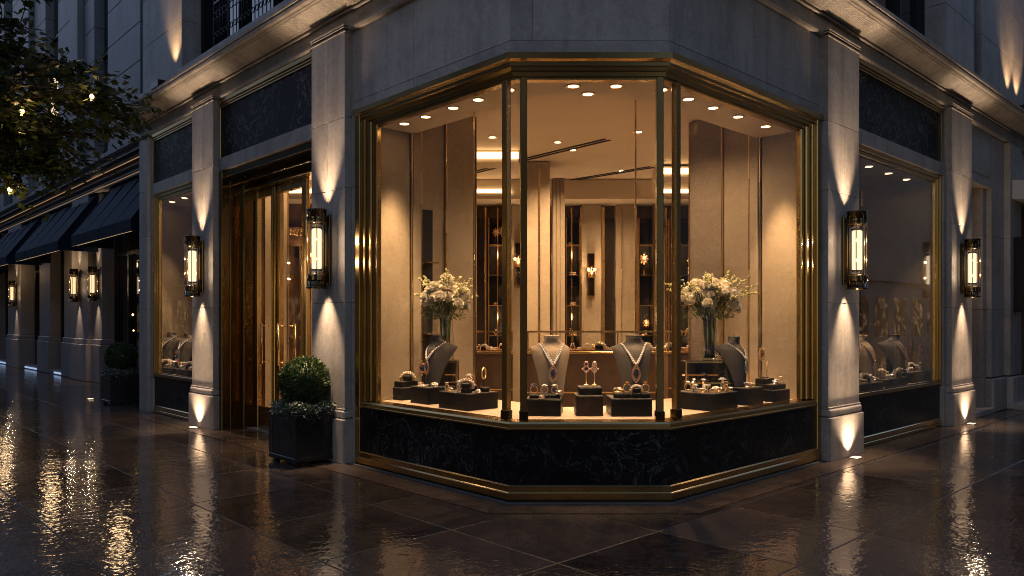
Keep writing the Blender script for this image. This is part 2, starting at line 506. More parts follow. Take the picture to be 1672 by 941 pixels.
# ------------------------------------------------------------------ ground
def ground():
    m, nt, b = newmat('wet_stone_paving')
    tc = N(nt, 'ShaderNodeTexCoord')
    sx = N(nt, 'ShaderNodeSeparateXYZ'); nt.links.new(tc.outputs['Object'], sx.inputs[0])
    a1 = N(nt, 'ShaderNodeMath', operation='ADD'); a1.inputs[1].default_value = .95; nt.links.new(sx.outputs['X'], a1.inputs[0])
    a2 = N(nt, 'ShaderNodeMath', operation='ADD'); a2.inputs[1].default_value = .35; nt.links.new(sx.outputs['Y'], a2.inputs[0])
    cb = N(nt, 'ShaderNodeCombineXYZ'); nt.links.new(a2.outputs[0], cb.inputs['X']); nt.links.new(a1.outputs[0], cb.inputs['Y'])
    br = N(nt, 'ShaderNodeTexBrick', offset=0.0, squash=1.0)
    br.inputs['Scale'].default_value = 1; br.inputs['Brick Width'].default_value = 1.12; br.inputs['Row Height'].default_value = 1.12
    br.inputs['Mortar Size'].default_value = .009; br.inputs['Mortar Smooth'].default_value = .3; br.inputs['Bias'].default_value = 0
    br.inputs['Color1'].default_value = (0, 0, 0, 1); br.inputs['Color2'].default_value = (1, 1, 1, 1); br.inputs['Mortar'].default_value = (.5, .5, .5, 1)
    nt.links.new(cb.outputs[0], br.inputs['Vector'])
    nb = N(nt, 'ShaderNodeTexNoise', Scale=1.1, Detail=9.0, Roughness=.62, Distortion=1.4)
    nv = N(nt, 'ShaderNodeTexNoise', Scale=7.0, Detail=8.0, Roughness=.7, Distortion=2.0)
    nw = N(nt, 'ShaderNodeTexNoise', Scale=.55, Detail=5.0, Roughness=.6, Distortion=.6)
    for n in (nb, nv, nw): nt.links.new(tc.outputs['Object'], n.inputs['Vector'])
    # base colour : dark brown stone, tile to tile change, clouded veins
    r = N(nt, 'ShaderNodeValToRGB')
    e = r.color_ramp.elements
    e[0].position = .3; e[0].color = (.004, .0034, .0028, 1); e[1].position = .72; e[1].color = (.105, .079, .060, 1)
    mm = N(nt, 'ShaderNodeMath', operation='MULTIPLY_ADD'); mm.inputs[1].default_value = .26
    nt.links.new(br.outputs['Color'], mm.inputs[0])
    av = N(nt, 'ShaderNodeMath', operation='MULTIPLY_ADD'); av.inputs[1].default_value = .5
    hv = N(nt, 'ShaderNodeMath', operation='MULTIPLY'); hv.inputs[1].default_value = .42
    nt.links.new(nb.outputs['Fac'], hv.inputs[0]); nt.links.new(nv.outputs['Fac'], av.inputs[0]); nt.links.new(hv.outputs[0], av.inputs[2])
    nt.links.new(av.outputs[0], mm.inputs[2]); nt.links.new(mm.outputs[0], r.inputs['Fac'])
    mo = N(nt, 'ShaderNodeMixRGB'); mo.inputs['Color2'].default_value = (.006, .005, .0045, 1)
    nt.links.new(br.outputs['Fac'], mo.inputs['Fac']); nt.links.new(r.outputs['Color'], mo.inputs['Color1'])
    nt.links.new(mo.outputs['Color'], b.inputs['Base Color'])
    # wetness: film in patches
    mr = N(nt, 'ShaderNodeMapRange'); mr.inputs['From Min'].default_value = .38; mr.inputs['From Max'].default_value = .62
    mr.inputs['To Min'].default_value = .01; mr.inputs['To Max'].default_value = .06
    nt.links.new(nw.outputs['Fac'], mr.inputs['Value'])
    rv = N(nt, 'ShaderNodeMath', operation='MULTIPLY_ADD'); rv.inputs[1].default_value = .02
    nt.links.new(nv.outputs['Fac'], rv.inputs[0]); nt.links.new(mr.outputs[0], rv.inputs[2])
    tv = N(nt, 'ShaderNodeMath', operation='MULTIPLY_ADD'); tv.inputs[1].default_value = .02
    nt.links.new(br.outputs['Color'], tv.inputs[0]); nt.links.new(rv.outputs[0], tv.inputs[2])
    jr = N(nt, 'ShaderNodeMath', operation='MAXIMUM'); jm = N(nt, 'ShaderNodeMath', operation='MULTIPLY'); jm.inputs[1].default_value = .65
    nt.links.new(br.outputs['Fac'], jm.inputs[0]); nt.links.new(jm.outputs[0], jr.inputs[0]); nt.links.new(tv.outputs[0], jr.inputs[1])
    nt.links.new(jr.outputs[0], b.inputs['Roughness'])
    js = N(nt, 'ShaderNodeMath', operation='MULTIPLY_ADD'); js.inputs[1].default_value = -.4; js.inputs[2].default_value = .8
    nt.links.new(br.outputs['Fac'], js.inputs[0]); nt.links.new(js.outputs[0], b.inputs['Specular IOR Level'])
    b.inputs['Specular IOR Level'].default_value = .62
    # relief: pitted stone under water, ripples, joints
    f1 = N(nt, 'ShaderNodeTexNoise', Scale=40.0, Detail=2.0, Roughness=.5)
    f2 = N(nt, 'ShaderNodeTexNoise', Scale=10.0, Detail=2.0, Roughness=.55)
    for n in (f1, f2): nt.links.new(tc.outputs['Object'], n.inputs['Vector'])
    s1 = N(nt, 'ShaderNodeMath', operation='MULTIPLY_ADD'); s1.inputs[1].default_value = .10
    nt.links.new(f1.outputs['Fac'], s1.inputs[0]); nt.links.new(f2.outputs['Fac'], s1.inputs[2])
    s2 = N(nt, 'ShaderNodeMath', operation='MULTIPLY_ADD'); s2.inputs[1].default_value = -.6
    nt.links.new(br.outputs['Fac'], s2.inputs[0]); nt.links.new(s1.outputs[0], s2.inputs[2])
    bp = N(nt, 'ShaderNodeBump', Strength=.7, Distance=.0052)
    nt.links.new(s2.outputs[0], bp.inputs['Height']); nt.links.new(bp.outputs['Normal'], b.inputs['Normal'])
    me = MB().add([(-260, -260, 0), (260, -260, 0), (260, 260, 0), (-260, 260, 0)], [(0, 1, 2, 3)])
    o = me.build('pavement', m, kind='structure')
    o.location = (A[0], A[1], 0); o.rotation_euler = (0, 0, math.atan2(ER[1], ER[0]))
    return o


ground()
# marble border sheet that follows the foot of the shop front
bm_ = stone_mat('border_marble', (.035, .024, .018), (.12, .085, .062), .16, .5, (.25, .19, .14), 3.2, .003)
mb = MB(); sweep(mb, facade_path(9.9, 13), [(.03, .004), (.42, .004)], False)
mb.build('path', bm_, kind='structure')
mb = MB(); sweep(mb, facade_path(2.6, 3.0), [(.05, .005), (.09, .005), (.09, .014), (.05, .014)])
mb.build('kerb_strip', simple('drain_strip', (.25, .24, .23), .3, .6), kind='structure')

# ================================================================== THE CORNER SHOP
shop = empty('corner_building', (.7, 9, 0), 0, 'stone corner building with chamfered brass shop window, black marble panels and lit cornice', 'building')
SHOP_INV = Vector((-.7, -9, 0))


def part(mb, name, mat, parent=None, **k):
    o = mb.build(name, mat, None, **k)
    p = parent or shop
    o.parent = p
    if p is shop: o.location = SHOP_INV
    return o


def blocks(mb, fr, s0, s1, d0, d1, zs, bev=.005, gap=.002, split=None):
    """stacked ashlar blocks with real joints"""
    f = FR[fr]
    cols = [s0] + ([x for x in split] if split else []) + [s1]
    for a, b in zip(cols[:-1], cols[1:]):
        for z0, z1 in zip(zs[:-1], zs[1:]):
            mb.box(a + (gap if a != s0 else 0), b - (gap if b != s1 else 0), d0, d1, z0 + gap, z1 - gap, bev, f)


ZC = [0.62, 1.82, 3.12, 3.92, 4.88]
# --- pilasters
for fr, s0, s1, nm in (('L', 2.62, 3.38, 0), ('L', 6.32, 7.14, 1), ('R', 2.98, 3.84, 2), ('R', 7.26, 8.26, 3)):
    p = MB()
    mid = (s0 + s1) / 2
    blocks(p, fr, s0, s1, -.10, .3, ZC, .004, .0015, [mid])
    o = part(p, 'pilaster', M['stone'])
    q = MB()
    q.box(s0 - .03, s1 + .03, -.145, .3, 0.0, .50, .008, FR[fr])
    q.box(s0 - .02, s1 + .02, -.128, .3, .503, .60, .02, FR[fr])
    q.box(s0 - .01, s1 + .01, -.115, .3, .60, .618, .004, FR[fr])
    part(q, 'base', M['stone'], o)
    c = MB()
    c.box(s0 - .004, s1 + .004, -.112, .3, 4.88, 4.90, .003, FR[fr])
    c.box(s0 - .006, s1 + .006, -.116, .3, 4.925, 4.94, .003, FR[fr])
    c.box(s0 - .008, s1 + .008, -.122, .3, 4.95, 4.972, .004, FR[fr])
    part(c, 'capital', M['stone'], o)
# end pilaster on the left, the door piers on the right
p = MB(); blocks(p, 'L', 9.32, 9.75, -.06, .03, [0, .62, 1.82, 3.12, 3.92, 4.88], .004); blocks(p, 'L', 9.2, 9.32, -.01, .03, [0, .62, 3.12, 4.88], .004)
part(p, 'pilaster', M['stone'])
p = MB(); blocks(p, 'R', 9.72, 10.5, -.0, .6, [0.62, 1.82, 3.12, 4.88], .004); blocks(p, 'R', 10.5, 11.25, -.1, .6, [.62, 1.82, 3.12, 4.88], .004)
blocks(p, 'R', 9.68, 10.5, -.05, .6, [0, .6], .02); blocks(p, 'R', 10.48, 11.3, -.15, .6, [0, .6], .02)
part(p, 'pilaster', M['stone'])
# --- plain wall stones
w = MB()
blocks(w, 'L', 2.535, 2.62, -.01, .3, [0, .62, 1.82, 3.12, 3.98], .004)
blocks(w, 'R', 2.965, 3.0, -.01, .3, [0, .62, 1.82, 3.12, 3.98], .004)
blocks(w, 'L', 0.0, 2.62, 0, .3, [3.985, 4.1], .002, .0015, [1.45])
blocks(w, 'L', 0.0, 2.62, 0, .3, [4.1, 4.9], .003, .0015, [1.45])
blocks(w, 'R', 0.0, 3.0, 0, .3, [3.985, 4.1], .002, .0015, [1.5])
blocks(w, 'R', 0.0, 3.0, 0, .3, [4.1, 4.9], .003, .0015, [1.5])
blocks(w, 'C', 0.0, 1.4095, 0, .3, [3.985, 4.1], .0, .0015)
blocks(w, 'C', 0.0, 1.4095, 0, .3, [4.1, 5.7], .0, .0015, [.20])
# lintels and window surrounds
blocks(w, 'L', 3.38, 6.32, -.02, .5, [3.84, 4.03], .006, 0)
blocks(w, 'L', 7.14, 9.2, -.02, .5, [3.84, 4.03], .006, 0)
blocks(w, 'R', 3.84, 7.26, -.02, .5, [3.84, 4.03], .006, 0)
blocks(w, 'R', 7.14, 7.26, -.03, .5, [0, .62, 1.82, 3.12, 3.84], .004)
blocks(w, 'L', 3.38, 9.2, .06, .5, [4.03, 4.9], .0, 0)
blocks(w, 'R', 3.84, 7.26, .06, .5, [4.03, 4.9], .0, 0)
blocks(w, 'R', 8.26, 9.72, .0, .5, [3.95, 4.9], .004, 0)
blocks(w, 'R', 9.5, 9.72, .08, 1.2, [0, .62, 1.82, 3.12, 3.95], .004)
blocks(w, 'R', 11.25, 14.5, .0, .5, [3.8, 4.9], .004, 0)
part(w, 'wall', M['stone'])
# --- frieze, cornice, band
FP = facade_path(9.75, 14.5, True)
c = MB(); sweep(c, FP, [(.0, 4.9), (.035, 4.905), (.05, 4.93), (.05, 4.955), (.02, 4.96), (.02, 5.12), (-.3, 5.12), (-.3, 4.9)])
part(c, 'frieze', M['stone'])
c = MB()
sweep(c, FP, [(.02, 5.121), (.06, 5.125), (.06, 5.145), (.045, 5.15), (.05, 5.16), (-.3, 5.16), (-.3, 5.121)])
o = part(c, 'cornice', M['stone'])
g = MB()
prof = [(.05, 5.161)]
for k in range(7):
    t = k / 6
    prof.append((.07 + .19 * t ** 1.6, 5.165 + .085 * t))
prof += [(.28, 5.252), (-.3, 5.252), (-.3, 5.161)]
sweep(g, FP, prof)
part(g, 'ogee', M['stone'], o)
# carved leaf ornament on the ogee: a row of small curled scallops
for fr, s0, s1 in (('L', 0.0, 9.7), ('R', 0.0, 14.0)):
    orn = MB()
    s = s0 + .03
    while s < s1:
        vs = []
        for i in range(5):
            t = i / 4
            off = .07 + .19 * t ** 1.6 + .006
            z = 5.165 + .085 * t - .002
            wd = .019 * (1 - .25 * t)
            for j, dx in enumerate((-wd, 0, wd)):
                vs.append((s + dx + .012 * t, -(off + (.022 if j == 1 else 0)), z - (.016 if j == 1 else 0)))
        fs = [(i * 3 + j, i * 3 + j + 1, i * 3 + j + 4, i * 3 + j + 3) for i in range(4) for j in range(2)]
        orn.add(vs, fs, True, FR[fr])
        s += .043
    part(orn, 'leaf_moulding', M['stone'], o)
t_ = MB()
sweep(t_, FP, [(.285, 5.253), (.30, 5.258), (.31, 5.275), (.345, 5.285), (.355, 5.31), (.355, 5.325), (.30, 5.33), (-.3, 5.33), (-.3, 5.253)])
part(t_, 'crown_moulding', M['stone'], o)
t_ = MB()
sweep(t_, FP, [(.30, 5.331), (.37, 5.345), (.375, 5.375), (.16, 5.40), (.12, 5.40), (.12, 5.66), (.10, 5.68), (-.3, 5.68), (-.3, 5.331)])
part(t_, 'parapet_band', M['stone'])
# --- upper storey
w = MB()
ZU = [5.68, 6.55, 7.4, 8.3, 9.4]
blocks(w, 'L', 7.85, 9.75, .0, .6, ZU, .004, .002, [8.9])
blocks(w, 'L', 2.2, 4.2, .0, .6, ZU, .004, .002)
blocks(w, 'L', 0, 2.2, .0, .6, ZU, .004, .002, [1.1])
blocks(w, 'R', 0, 2.2, .0, .6, ZU, .004, .002, [1.1])
blocks(w, 'R', 2.2, 4.1, .0, .6, ZU, .004, .002)
blocks(w, 'R', 7.34, 8.74, .0, .6, ZU, .004, .002, [8.1])
blocks(w, 'R', 9.15, 11.85, .0, .6, ZU, .004, .002, [10.2])
blocks(w, 'R', 11.95, 14.5, .0, .6, ZU, .004, .002, [13.2])
blocks(w, 'C', 0, 1.4095, 0, .6, [5.7, 6.55, 7.4, 8.3, 9.4], .0, .002)
blocks(w, 'L', 4.2, 7.85, .7, .8, [5.68, 9.4], 0, 0); blocks(w, 'R', 4.1, 9.15, .7, .8, [5.68, 9.4], 0, 0); blocks(w, 'R', 11.8, 12, .5, .6, [5.68, 9.4], 0, 0)
w.box(0, 9.75, .6, 3.2, 9.38, 9.45, 0, LP); w.box(0, 14.5, .6, 3.2, 9.46, 9.53, 0, RP)
part(w, 'upper_wall', M['stone'])
dk = MB(); dk.box(8.74, 9.15, .12, .16, 5.68, 9.4, 0, RP)
part(dk, 'recess_panel', M['black'])


def upper_window(fr, s0, s1, mull, d=.42):
    fm = MB()
    f = FR[fr]
    for m_ in [s0 + .04] + mull + [s1 - .04]:
        fm.box(m_ - .035, m_ + .035, d - .09, d + .03, 5.68, 9.3, .006, f)
        fm.box(m_ - .015, m_ + .015, d - .12, d - .09, 5.68, 9.3, .004, f)
    fm.box(s0, s1, d - .07, d + .03, 5.68, 5.80, .006, f); fm.box(s0, s1, d - .07, d + .03, 7.9, 7.98, .006, f)
    o = part(fm, 'upper_window', M['black'])
    g_ = MB(); g_.box(s0 + .02, s1 - .02, d - .015, d + .01, 5.7, 9.3, 0, f)
    part(g_, 'pane', M['dkglass'], o)
    return o


upper_window('L', 4.2, 7.85, [5.2, 6.35, 7.3])
upper_window('R', 4.1, 7.34, [5.1, 6.3])
# wrought-iron balustrade in front of the left upper window
ir = MB()
for z in (5.72, 6.42):
    ir.box(4.2, 6.6, .02, .05, z, z + .03, 0, LP)
s = 4.25
while s < 6.6:
    ir.tube([LP(s, .035, 5.74), LP(s, .035, 6.43)], .008, 6)
    ir.torus((0, 0, 0), .055, .007, 14, 5, 'y', fn=lambda x, y, z, s=s: LP(s + .06 + x, .035 + y, 6.25 + z))
    ir.torus((0, 0, 0), .04, .007, 12, 5, 'y', fn=lambda x, y, z, s=s: LP(s + .06 + x, .035 + y, 5.95 + z))
    s += .12
part(ir, 'balustrade', M['iron'])

# --- bay window: marble base, brass base, sill, head, jambs, posts, panes
BP = facade_path(2.45, 2.88)
c = MB(); sweep(c, BP, [(0, .156), (0, .64), (-.25, .64), (-.25, .156)])
part(c, 'base_panel', M['marble'])
c = MB(); sweep(c, BP, [(-.02, .0), (-.02, .03), (.05, .032), (.052, .085), (.04, .09), (.034, .095), (.034, .145), (.02, .155), (-.2, .155), (-.2, 0)])
part(c, 'base_moulding', M['brass'])
bay = MB()
sweep(bay, BP, [(.012, .641), (.035, .645), (.038, .658), (.025, .662), (.022, .695), (.012, .712), (-.17, .714), (-.17, .641)])
bayw = part(bay, 'bay_window', M['brass'])
hd = MB()
HP = facade_path(2.53, 2.96)
sweep(hd, HP, [(.035, 3.985), (.055, 3.98), (.055, 3.925), (.04, 3.92), (.012, 3.905), (.012, 3.875), (-.012, 3.872), (-.02, 3.84), (-.045, 3.838), (-.05, 3.80), (-.07, 3.798), (-.07, 3.775), (-.15, 3.775), (-.15, 3.985)])
part(hd, 'window_head', M['brass'], bayw)
for fr, so in (('L', 2.53), ('R', 2.96)):
    j = MB(); f = FR[fr]
    j.box(so - .10, so, -.03, .115, .0, 3.92, .006, f)
    j.box(so - .175, so - .10, -.005, .115, .14 if 0 else .716, 3.86, .006, f)
    j.box(so - .19, so - .175, .03, .115, .716, 3.86, .0, f)
    j.box(so - .26, so - .19, .02, .115, .716, 3.83, .012, f)
    j.box(so - .275, so - .26, .06, .115, .716, 3.83, .0, f)
    j.box(so - .33, so - .275, .05, .115, .716, 3.79, .01, f)
    part(j, 'jamb', M['brass'], bayw)


def post(f, s, d, w=.032, top=3.80):
    p_ = MB()
    p_.box(s - w, s + w, d - w, d + w, .716, top, .006, f)
    o_ = part(p_, 'post', M['brass'], bayw)
    p_ = MB(); p_.box(s - w - .008, s + w + .008, d - w - .008, d + w + .008, .7165, .80, .004, f)
    p_.box(s - w - .008, s + w + .008, d - w - .008, d + w + .008, 3.70, 3.79, .004, f)
    return o_


post(LP, su('L', 827, .09), .09); post(CP, ax(855, A[1] + .09) - A[0], .09); post(CP, ax(1077, A[1] + .09) - A[0], .09); post(RP, su('R', 1104, .09), .09)
shoe = MB()
for f, s_, d_ in ((LP, su('L', 827, .09), .09), (CP, ax(855, A[1] + .09) - A[0], .09), (CP, ax(1077, A[1] + .09) - A[0], .09), (RP, su('R', 1104, .09), .09)):
    q = MB(); q.box(s_ - .04, s_ + .04, d_ - .04, d_ + .04, .7165, .80, .004, f)
    part(q, 'post_foot', M['brass_dk'], bayw)
# panes: left, chamfer, right, and the two narrow corner lights
sl0 = su('L', 827, .09) + .03; sr0 = su('R', 1104, .09) + .03
ca = ax(855, A[1] + .09) - A[0]; cb_ = ax(1077, A[1] + .09) - A[0]
for f, a0, a1 in ((LP, sl0, 2.2), (CP, ca + .03, cb_ - .03), (RP, sr0, 2.63)):
    g_ = MB(); g_.box(a0, a1, .085, .095, .716, 3.79, 0, f)
    part(g_, 'pane', M['glass'], bayw)
for pa, pb in ((LP(su('L', 827, .09), .09, 0), CP(ca, .09, 0)), (CP(cb_, .09, 0), RP(su('R', 1104, .09), .09, 0))):
    a_ = Vector(pa); b_ = Vector(pb); d_ = (b_ - a_).normalized(); n_ = Vector((-d_.y, d_.x, 0)) * .005
    q = [a_ + d_ * .035 - n_, b_ - d_ * .035 - n_, b_ - d_ * .035 + n_, a_ + d_ * .035 + n_]
    g_ = MB(); g_.prism([(v.x, v.y) for v in q], .716, 3.79)
    part(g_, 'pane', M['glass'], bayw)
# display platform and soffit inside the bay
c = MB(); sweep(c, facade_path(2.45, 2.88), [(-.171, .20), (-.171, .70), (-1.3, .70), (-1.3, .20)])
part(c, 'display_platform', M['platform'])
c = MB(); sweep(c, facade_path(2.45, 2.88), [(-.10, 3.83), (-.72, 3.83), (-.72, 4.22), (-.10, 4.22)])
part(c, 'soffit', M['ceil'])

# --- return walls at both ends of the bay
for fr, s_, sg in (('L', 2.46, 1), ('R', 2.89, 1)):
    f = FR[fr]
    w_ = MB(); w_.box(s_, s_ + .13, .26, 1.66, .0, 4.22, 0, f)
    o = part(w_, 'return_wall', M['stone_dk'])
    q = MB(); q.box(s_ - .03, s_ + .0, .12, .66, .701, 4.2, .003, f); part(q, 'stone_panel', M['stone_in'], o)
    q = MB(); q.box(s_ - .07, s_ + .0, .69, .80, .701, 4.2, .004, f); part(q, 'stone_strip', M['stone_in'], o)
    q = MB(); q.box(s_ - .02, s_, .83, 1.18, .701, 4.2, .0, f); part(q, 'stone_panel', M['stone_in'], o)
    if fr == 'L':  # left side: the pale panel above stands in for a mirror's bright reflection
        q = MB(); q.box(s_ - .026, s_ - .0205, .845, 1.0, .701, 2.95, .0, f); part(q, 'reflected_niche', M['slot'], o)  # dark lower part of the mirror's reflection, built as panel and shelves
        for z in (1.05, 1.45, 1.85, 2.3):
            q = MB(); q.box(s_ - .16, s_ - .027, .85, .995, z, z + .014, 0, f); part(q, 'reflected_shelf', M['brass_br'], o)
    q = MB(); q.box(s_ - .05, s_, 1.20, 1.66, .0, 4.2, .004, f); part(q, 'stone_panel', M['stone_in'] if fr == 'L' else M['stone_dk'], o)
    for dd in (.675, .815, 1.19, 1.67):
        q = MB(); q.box(s_ - .06, s_ + .0, dd - .008, dd + .008, .701, 4.2, .002, f)
        part(q, 'brass_strip', M['brass_br'], o)
# thin brass rods of the display screen behind the platform
for P0 in (LP(1.22, .62, 0), RP(.50, .75, 0)):
    q = MB(); q.box(P0[0] - .008, P0[0] + .008, P0[1] - .008, P0[1] + .008, .70, 3.83)
    part(q, 'screen_rod', M['brass_br'])

# --- entrance: recess, frames, leaves with handles
f = LP
rec = MB()
rec.box(6.20, 6.32, -.02, .62, 0, 3.84, .006, f); rec.box(6.12, 6.20, .28, .62, 0, 3.8, .006, f)
rec.box(3.38, 3.46, -.02, .62, 0, 3.84, .006, f); rec.box(3.46, 3.52, .30, .62, 0, 3.8, .006, f)
rec.box(3.46, 6.20, .02, .62, 3.74, 3.84, .006, f); rec.box(3.46, 6.2, .2, .62, 3.66, 3.74, .006, f); rec.box(3.46, 6.2, .34, .62, 3.58, 3.66, .006, f)
for dd in (.10, .34):
    rec.box(6.185, 6.2, dd, dd + .02, .0, 3.7, .003, f)
ent = part(rec, 'entrance', M['brass_dk'])
D = .50


def sd(u): return su('L', u, D)


def leaf_frame(u0, u1, nm, swap=False):
    a0, a1 = sorted((sd(u0), sd(u1)))
    q = MB(); st = .085
    q.box(a0, a0 + st, D - .03, D + .03, .02, 3.58, .008, f); q.box(a1 - st, a1, D - .03, D + .03, .02, 3.58, .008, f)
    q.box(a0 + st, a1 - st, D - .028, D + .028, .02, .34, .006, f); q.box(a0 + st, a1 - st, D - .028, D + .028, 3.46, 3.58, .006, f)
    q.box(a0 + st, a1 - st, D - .015, D + .015, 2.6, 2.62, 0, f) if nm != 'door_leaf' else None
    q.box(a0 + st, a0 + st + .015, D - .045, D + .02, .34, 3.46, .003, f); q.box(a1 - st - .015, a1 - st, D - .045, D + .02, .34, 3.46, .003, f)
    o_ = part(q, nm, M['brass_br'], ent)
    g_ = MB(); g_.box(a0 + st, a1 - st, D - .006, D + .006, .34, 3.46, 0, f)
    g2 = g_.build('pane', M['glass']); g2.parent = ent
    return a0, a1, o_


leaf_frame(383, 416, 'sidelight'); l1 = leaf_frame(420, 452, 'door_leaf'); l2 = leaf_frame(456, 503, 'door_leaf')
for mu in (418, 454):
    q = MB(); q.box(sd(mu) - .02, sd(mu) + .02, D - .07, D + .05, .02, 3.58, .01, f); part(q, 'mullion', M['brass'], ent)
for uu in (441, 468):
    s_ = sd(uu); q = MB()
    q.tube([f(s_, D - .13, .98), f(s_, D - .13, 1.58)], .017, 10)
    for z in (1.02, 1.54): q.tube([f(s_, D - .13, z), f(s_, D - .02, z)], .012, 8)
    q.tube([f(s_, D + .13, .98), f(s_, D + .13, 1.58)], .017, 10)
    for z in (1.02, 1.54): q.tube([f(s_, D + .13, z), f(s_, D + .02, z)], .012, 8)
    part(q, 'handle', M['brass_br'], ent)


# --- black marble transoms with brass edges
def transom(fr, s0, s1):
    f_ = FR[fr]
    q = MB(); q.box(s0 + .03, s1 - .03, .02, .06, 4.032, 4.78, 0, f_)
    o_ = part(q, 'marble_panel', M['marble_up'])
    q = MB()
    q.box(s0, s1, -.03, .06, 4.84, 4.898, .004, f_); q.box(s0, s1, -.012, .06, 4.81, 4.838, .003, f_); q.box(s0, s1, .002, .06, 4.78, 4.808, .003, f_)
    q.box(s0, s0 + .03, -.005, .06, 4.032, 4.78, .003, f_); q.box(s1 - .03, s1, -.005, .06, 4.032, 4.78, .003, f_)
    q.box(s0 + .03, s1 - .03, .01, .06, 4.031, 4.045, .0, f_)
    part(q, 'brass_edge', M['brass'], o_)


transom('L', 3.385, 6.315); transom('L', 7.145, 9.195); transom('R', 3.845, 7.135)
q = MB(); q.box(8.5, 9.6, -.01, .0, 4.12, 4.82, .002, RP); part(q, 'brown_panel', M['brown_marble'])


# --- side display windows
def side_window(fr, s0, s1, back, e1=None):
    """e1: how far the display box runs on behind the end pilaster"""
    f_ = FR[fr]
    e1 = e1 or s1
    q = MB()
    q.box(s0, s1, .03, .5, .135, .645, 0, f_); part(q, 'base_panel', M['marble'])
    q = MB(); q.box(s0, s1, .0, .5, .0, .055, .004, f_); q.box(s0, s1, .012, .5, .056, .134, .01, f_); part(q, 'base_moulding', M['brass'])
    q = MB()
    q.box(s0, s1, .0, .10, .646, .70, .006, f_)
    for a0, a1, dd in ((s0, s0 + .08, .0), (s0 + .08, s0 + .15, .015), (s1 - .07, s1, .0), (s1 - .14, s1 - .07, .015), (s1 - .20, s1 - .14, .03)):
        q.box(a0, a1, dd, .09, .701, 3.84 - dd, .008, f_)
    q.box(s0 + .08, s1 - .08, .01, .1, 3.78, 3.838, .006, f_); q.box(s0 + .15, s1 - .15, .03, .1, 3.72, 3.778, .006, f_)
    o_ = part(q, 'display_window', M['brass'])
    q = MB(); q.box(s0 + .14, s1 - .18, .052, .060, .70, 3.74, 0, f_); part(q, 'pane', M['glass'], o_)
    q = MB(); q.box(s0, e1, .101, 1.15, .56, .70, 0, f_); part(q, 'display_platform', M['platform'], o_)
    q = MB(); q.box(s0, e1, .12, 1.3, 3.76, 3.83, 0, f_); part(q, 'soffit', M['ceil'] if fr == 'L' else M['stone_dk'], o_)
    q = MB(); q.box(e1 - .08, e1, .12, 1.159, .701, 3.759, 0, f_); part(q, 'stone_panel', M['stone_in'], o_)
    q = MB()
    n = int((e1 - s0) / .55)
    for i in range(n):
        a_ = s0 + (e1 - s0) * i / n; b_ = s0 + (e1 - s0) * (i + 1) / n
        q.box(a_ + .012, b_ - .012, 1.16 + (.05 if i % 2 else 0), 1.28, .0, 3.755, .004, f_)
    part(q, 'back_panel', back, o_)
    for i in range(1, n):
        a_ = s0 + (e1 - s0) * i / n
        q = MB(); q.box(a_ - .008, a_ + .008, 1.13, 1.27, .70, 3.75, 0, f_); part(q, 'brass_strip', M['brass'], o_)
    return o_


side_window('L', 7.14, 9.22, simple('bronze_panel', (.045, .032, .022), .3, .2, .3, 2, rvar=.1), 9.655)
side_window('R', 3.84, 7.16, simple('umber_panel', (.03, .021, .016), .25, .1, .3, 2, rvar=.1))
# door recess at the right end
q = MB(); q.box(8.26, 9.5, .75, .80, .1, 3.95, 0, RP)
dr = part(q, 'side_door', M['black'])
q = MB(); q.box(8.45, 8.95, .735, .75, .3, 3.0, .003, RP); q.box(9.0, 9.45, .735, .75, .3, 3.0, .003, RP); q.box(8.3, 9.5, .735, .75, 3.1, 3.8, .003, RP); part(q, 'pane', M['dkglass'], dr)
q = MB(); q.box(8.26, 9.7, -.06, .8, .0, .10, .01, RP); part(q, 'doorstep', M['stone'])
q = MB(); q.box(11.25, 14.5, .3, .36, .0, 3.8, 0, RP); part(q, 'side_window', M['dkglass'])
q = MB(); q.box(11.3, 14.4, .24, .3, .5, .58, 0, RP); q.box(11.9, 12, .24, .3, .0, 3.8, 0, RP); q.box(11.3, 14.4, .24, .3, 3, 3.06, 0, RP); part(q, 'window_frame', M['black'])
q = MB(); q.box(10.5, 13.5, -.35, .22, .0, .13, .01, RP); part(q, 'doorstep', M['stone'])

# --- the room behind: ceiling, floor, back wall, columns
q = MB(); q.prism([LP(9.56, 4.5, 0)[:2], LP(9.56, .3, 0)[:2], LP(.05, .3, 0)[:2], RP(.05, .3, 0)[:2], RP(14, .3, 0)[:2], (11, 17)], 4.22, 4.5)
part(q, 'ceiling', M['ceil'])
q = MB(); q.prism([LP(9.5, 1.6, 0)[:2], LP(9.5, .32, 0)[:2], LP(.1, .32, 0)[:2], RP(.1, .32, 0)[:2], RP(11, .32, 0)[:2], (9, 15)], .003, .02)
part(q, 'interior_floor', simple('polished_floor', (.45, .36, .27), .12, 0, .1, 1.5))
YB = 14.9
q = MB(); q.box(9.66, 9.748, .032, 9, 0, 9.4, 0, LP); part(q, 'end_wall', M['stone'])
q = MB(); q.box(-5.45, 11, YB, YB + .2, 0, 4.4); bw = part(q, 'back_wall', M['wood'])
q = MB(); q.box(-5.3, 11, YB - .9, YB - .01, 3.86, 4.21, .0); part(q, 'bulkhead', M['ceil'])


def backpanel(u0, u1, y, z0, z1, mat, name, dy=.12):
    q_ = MB(); q_.box(ax(u0, y), ax(u1, y), y - dy, y, z0, z1, .006); return part(q_, name, mat)


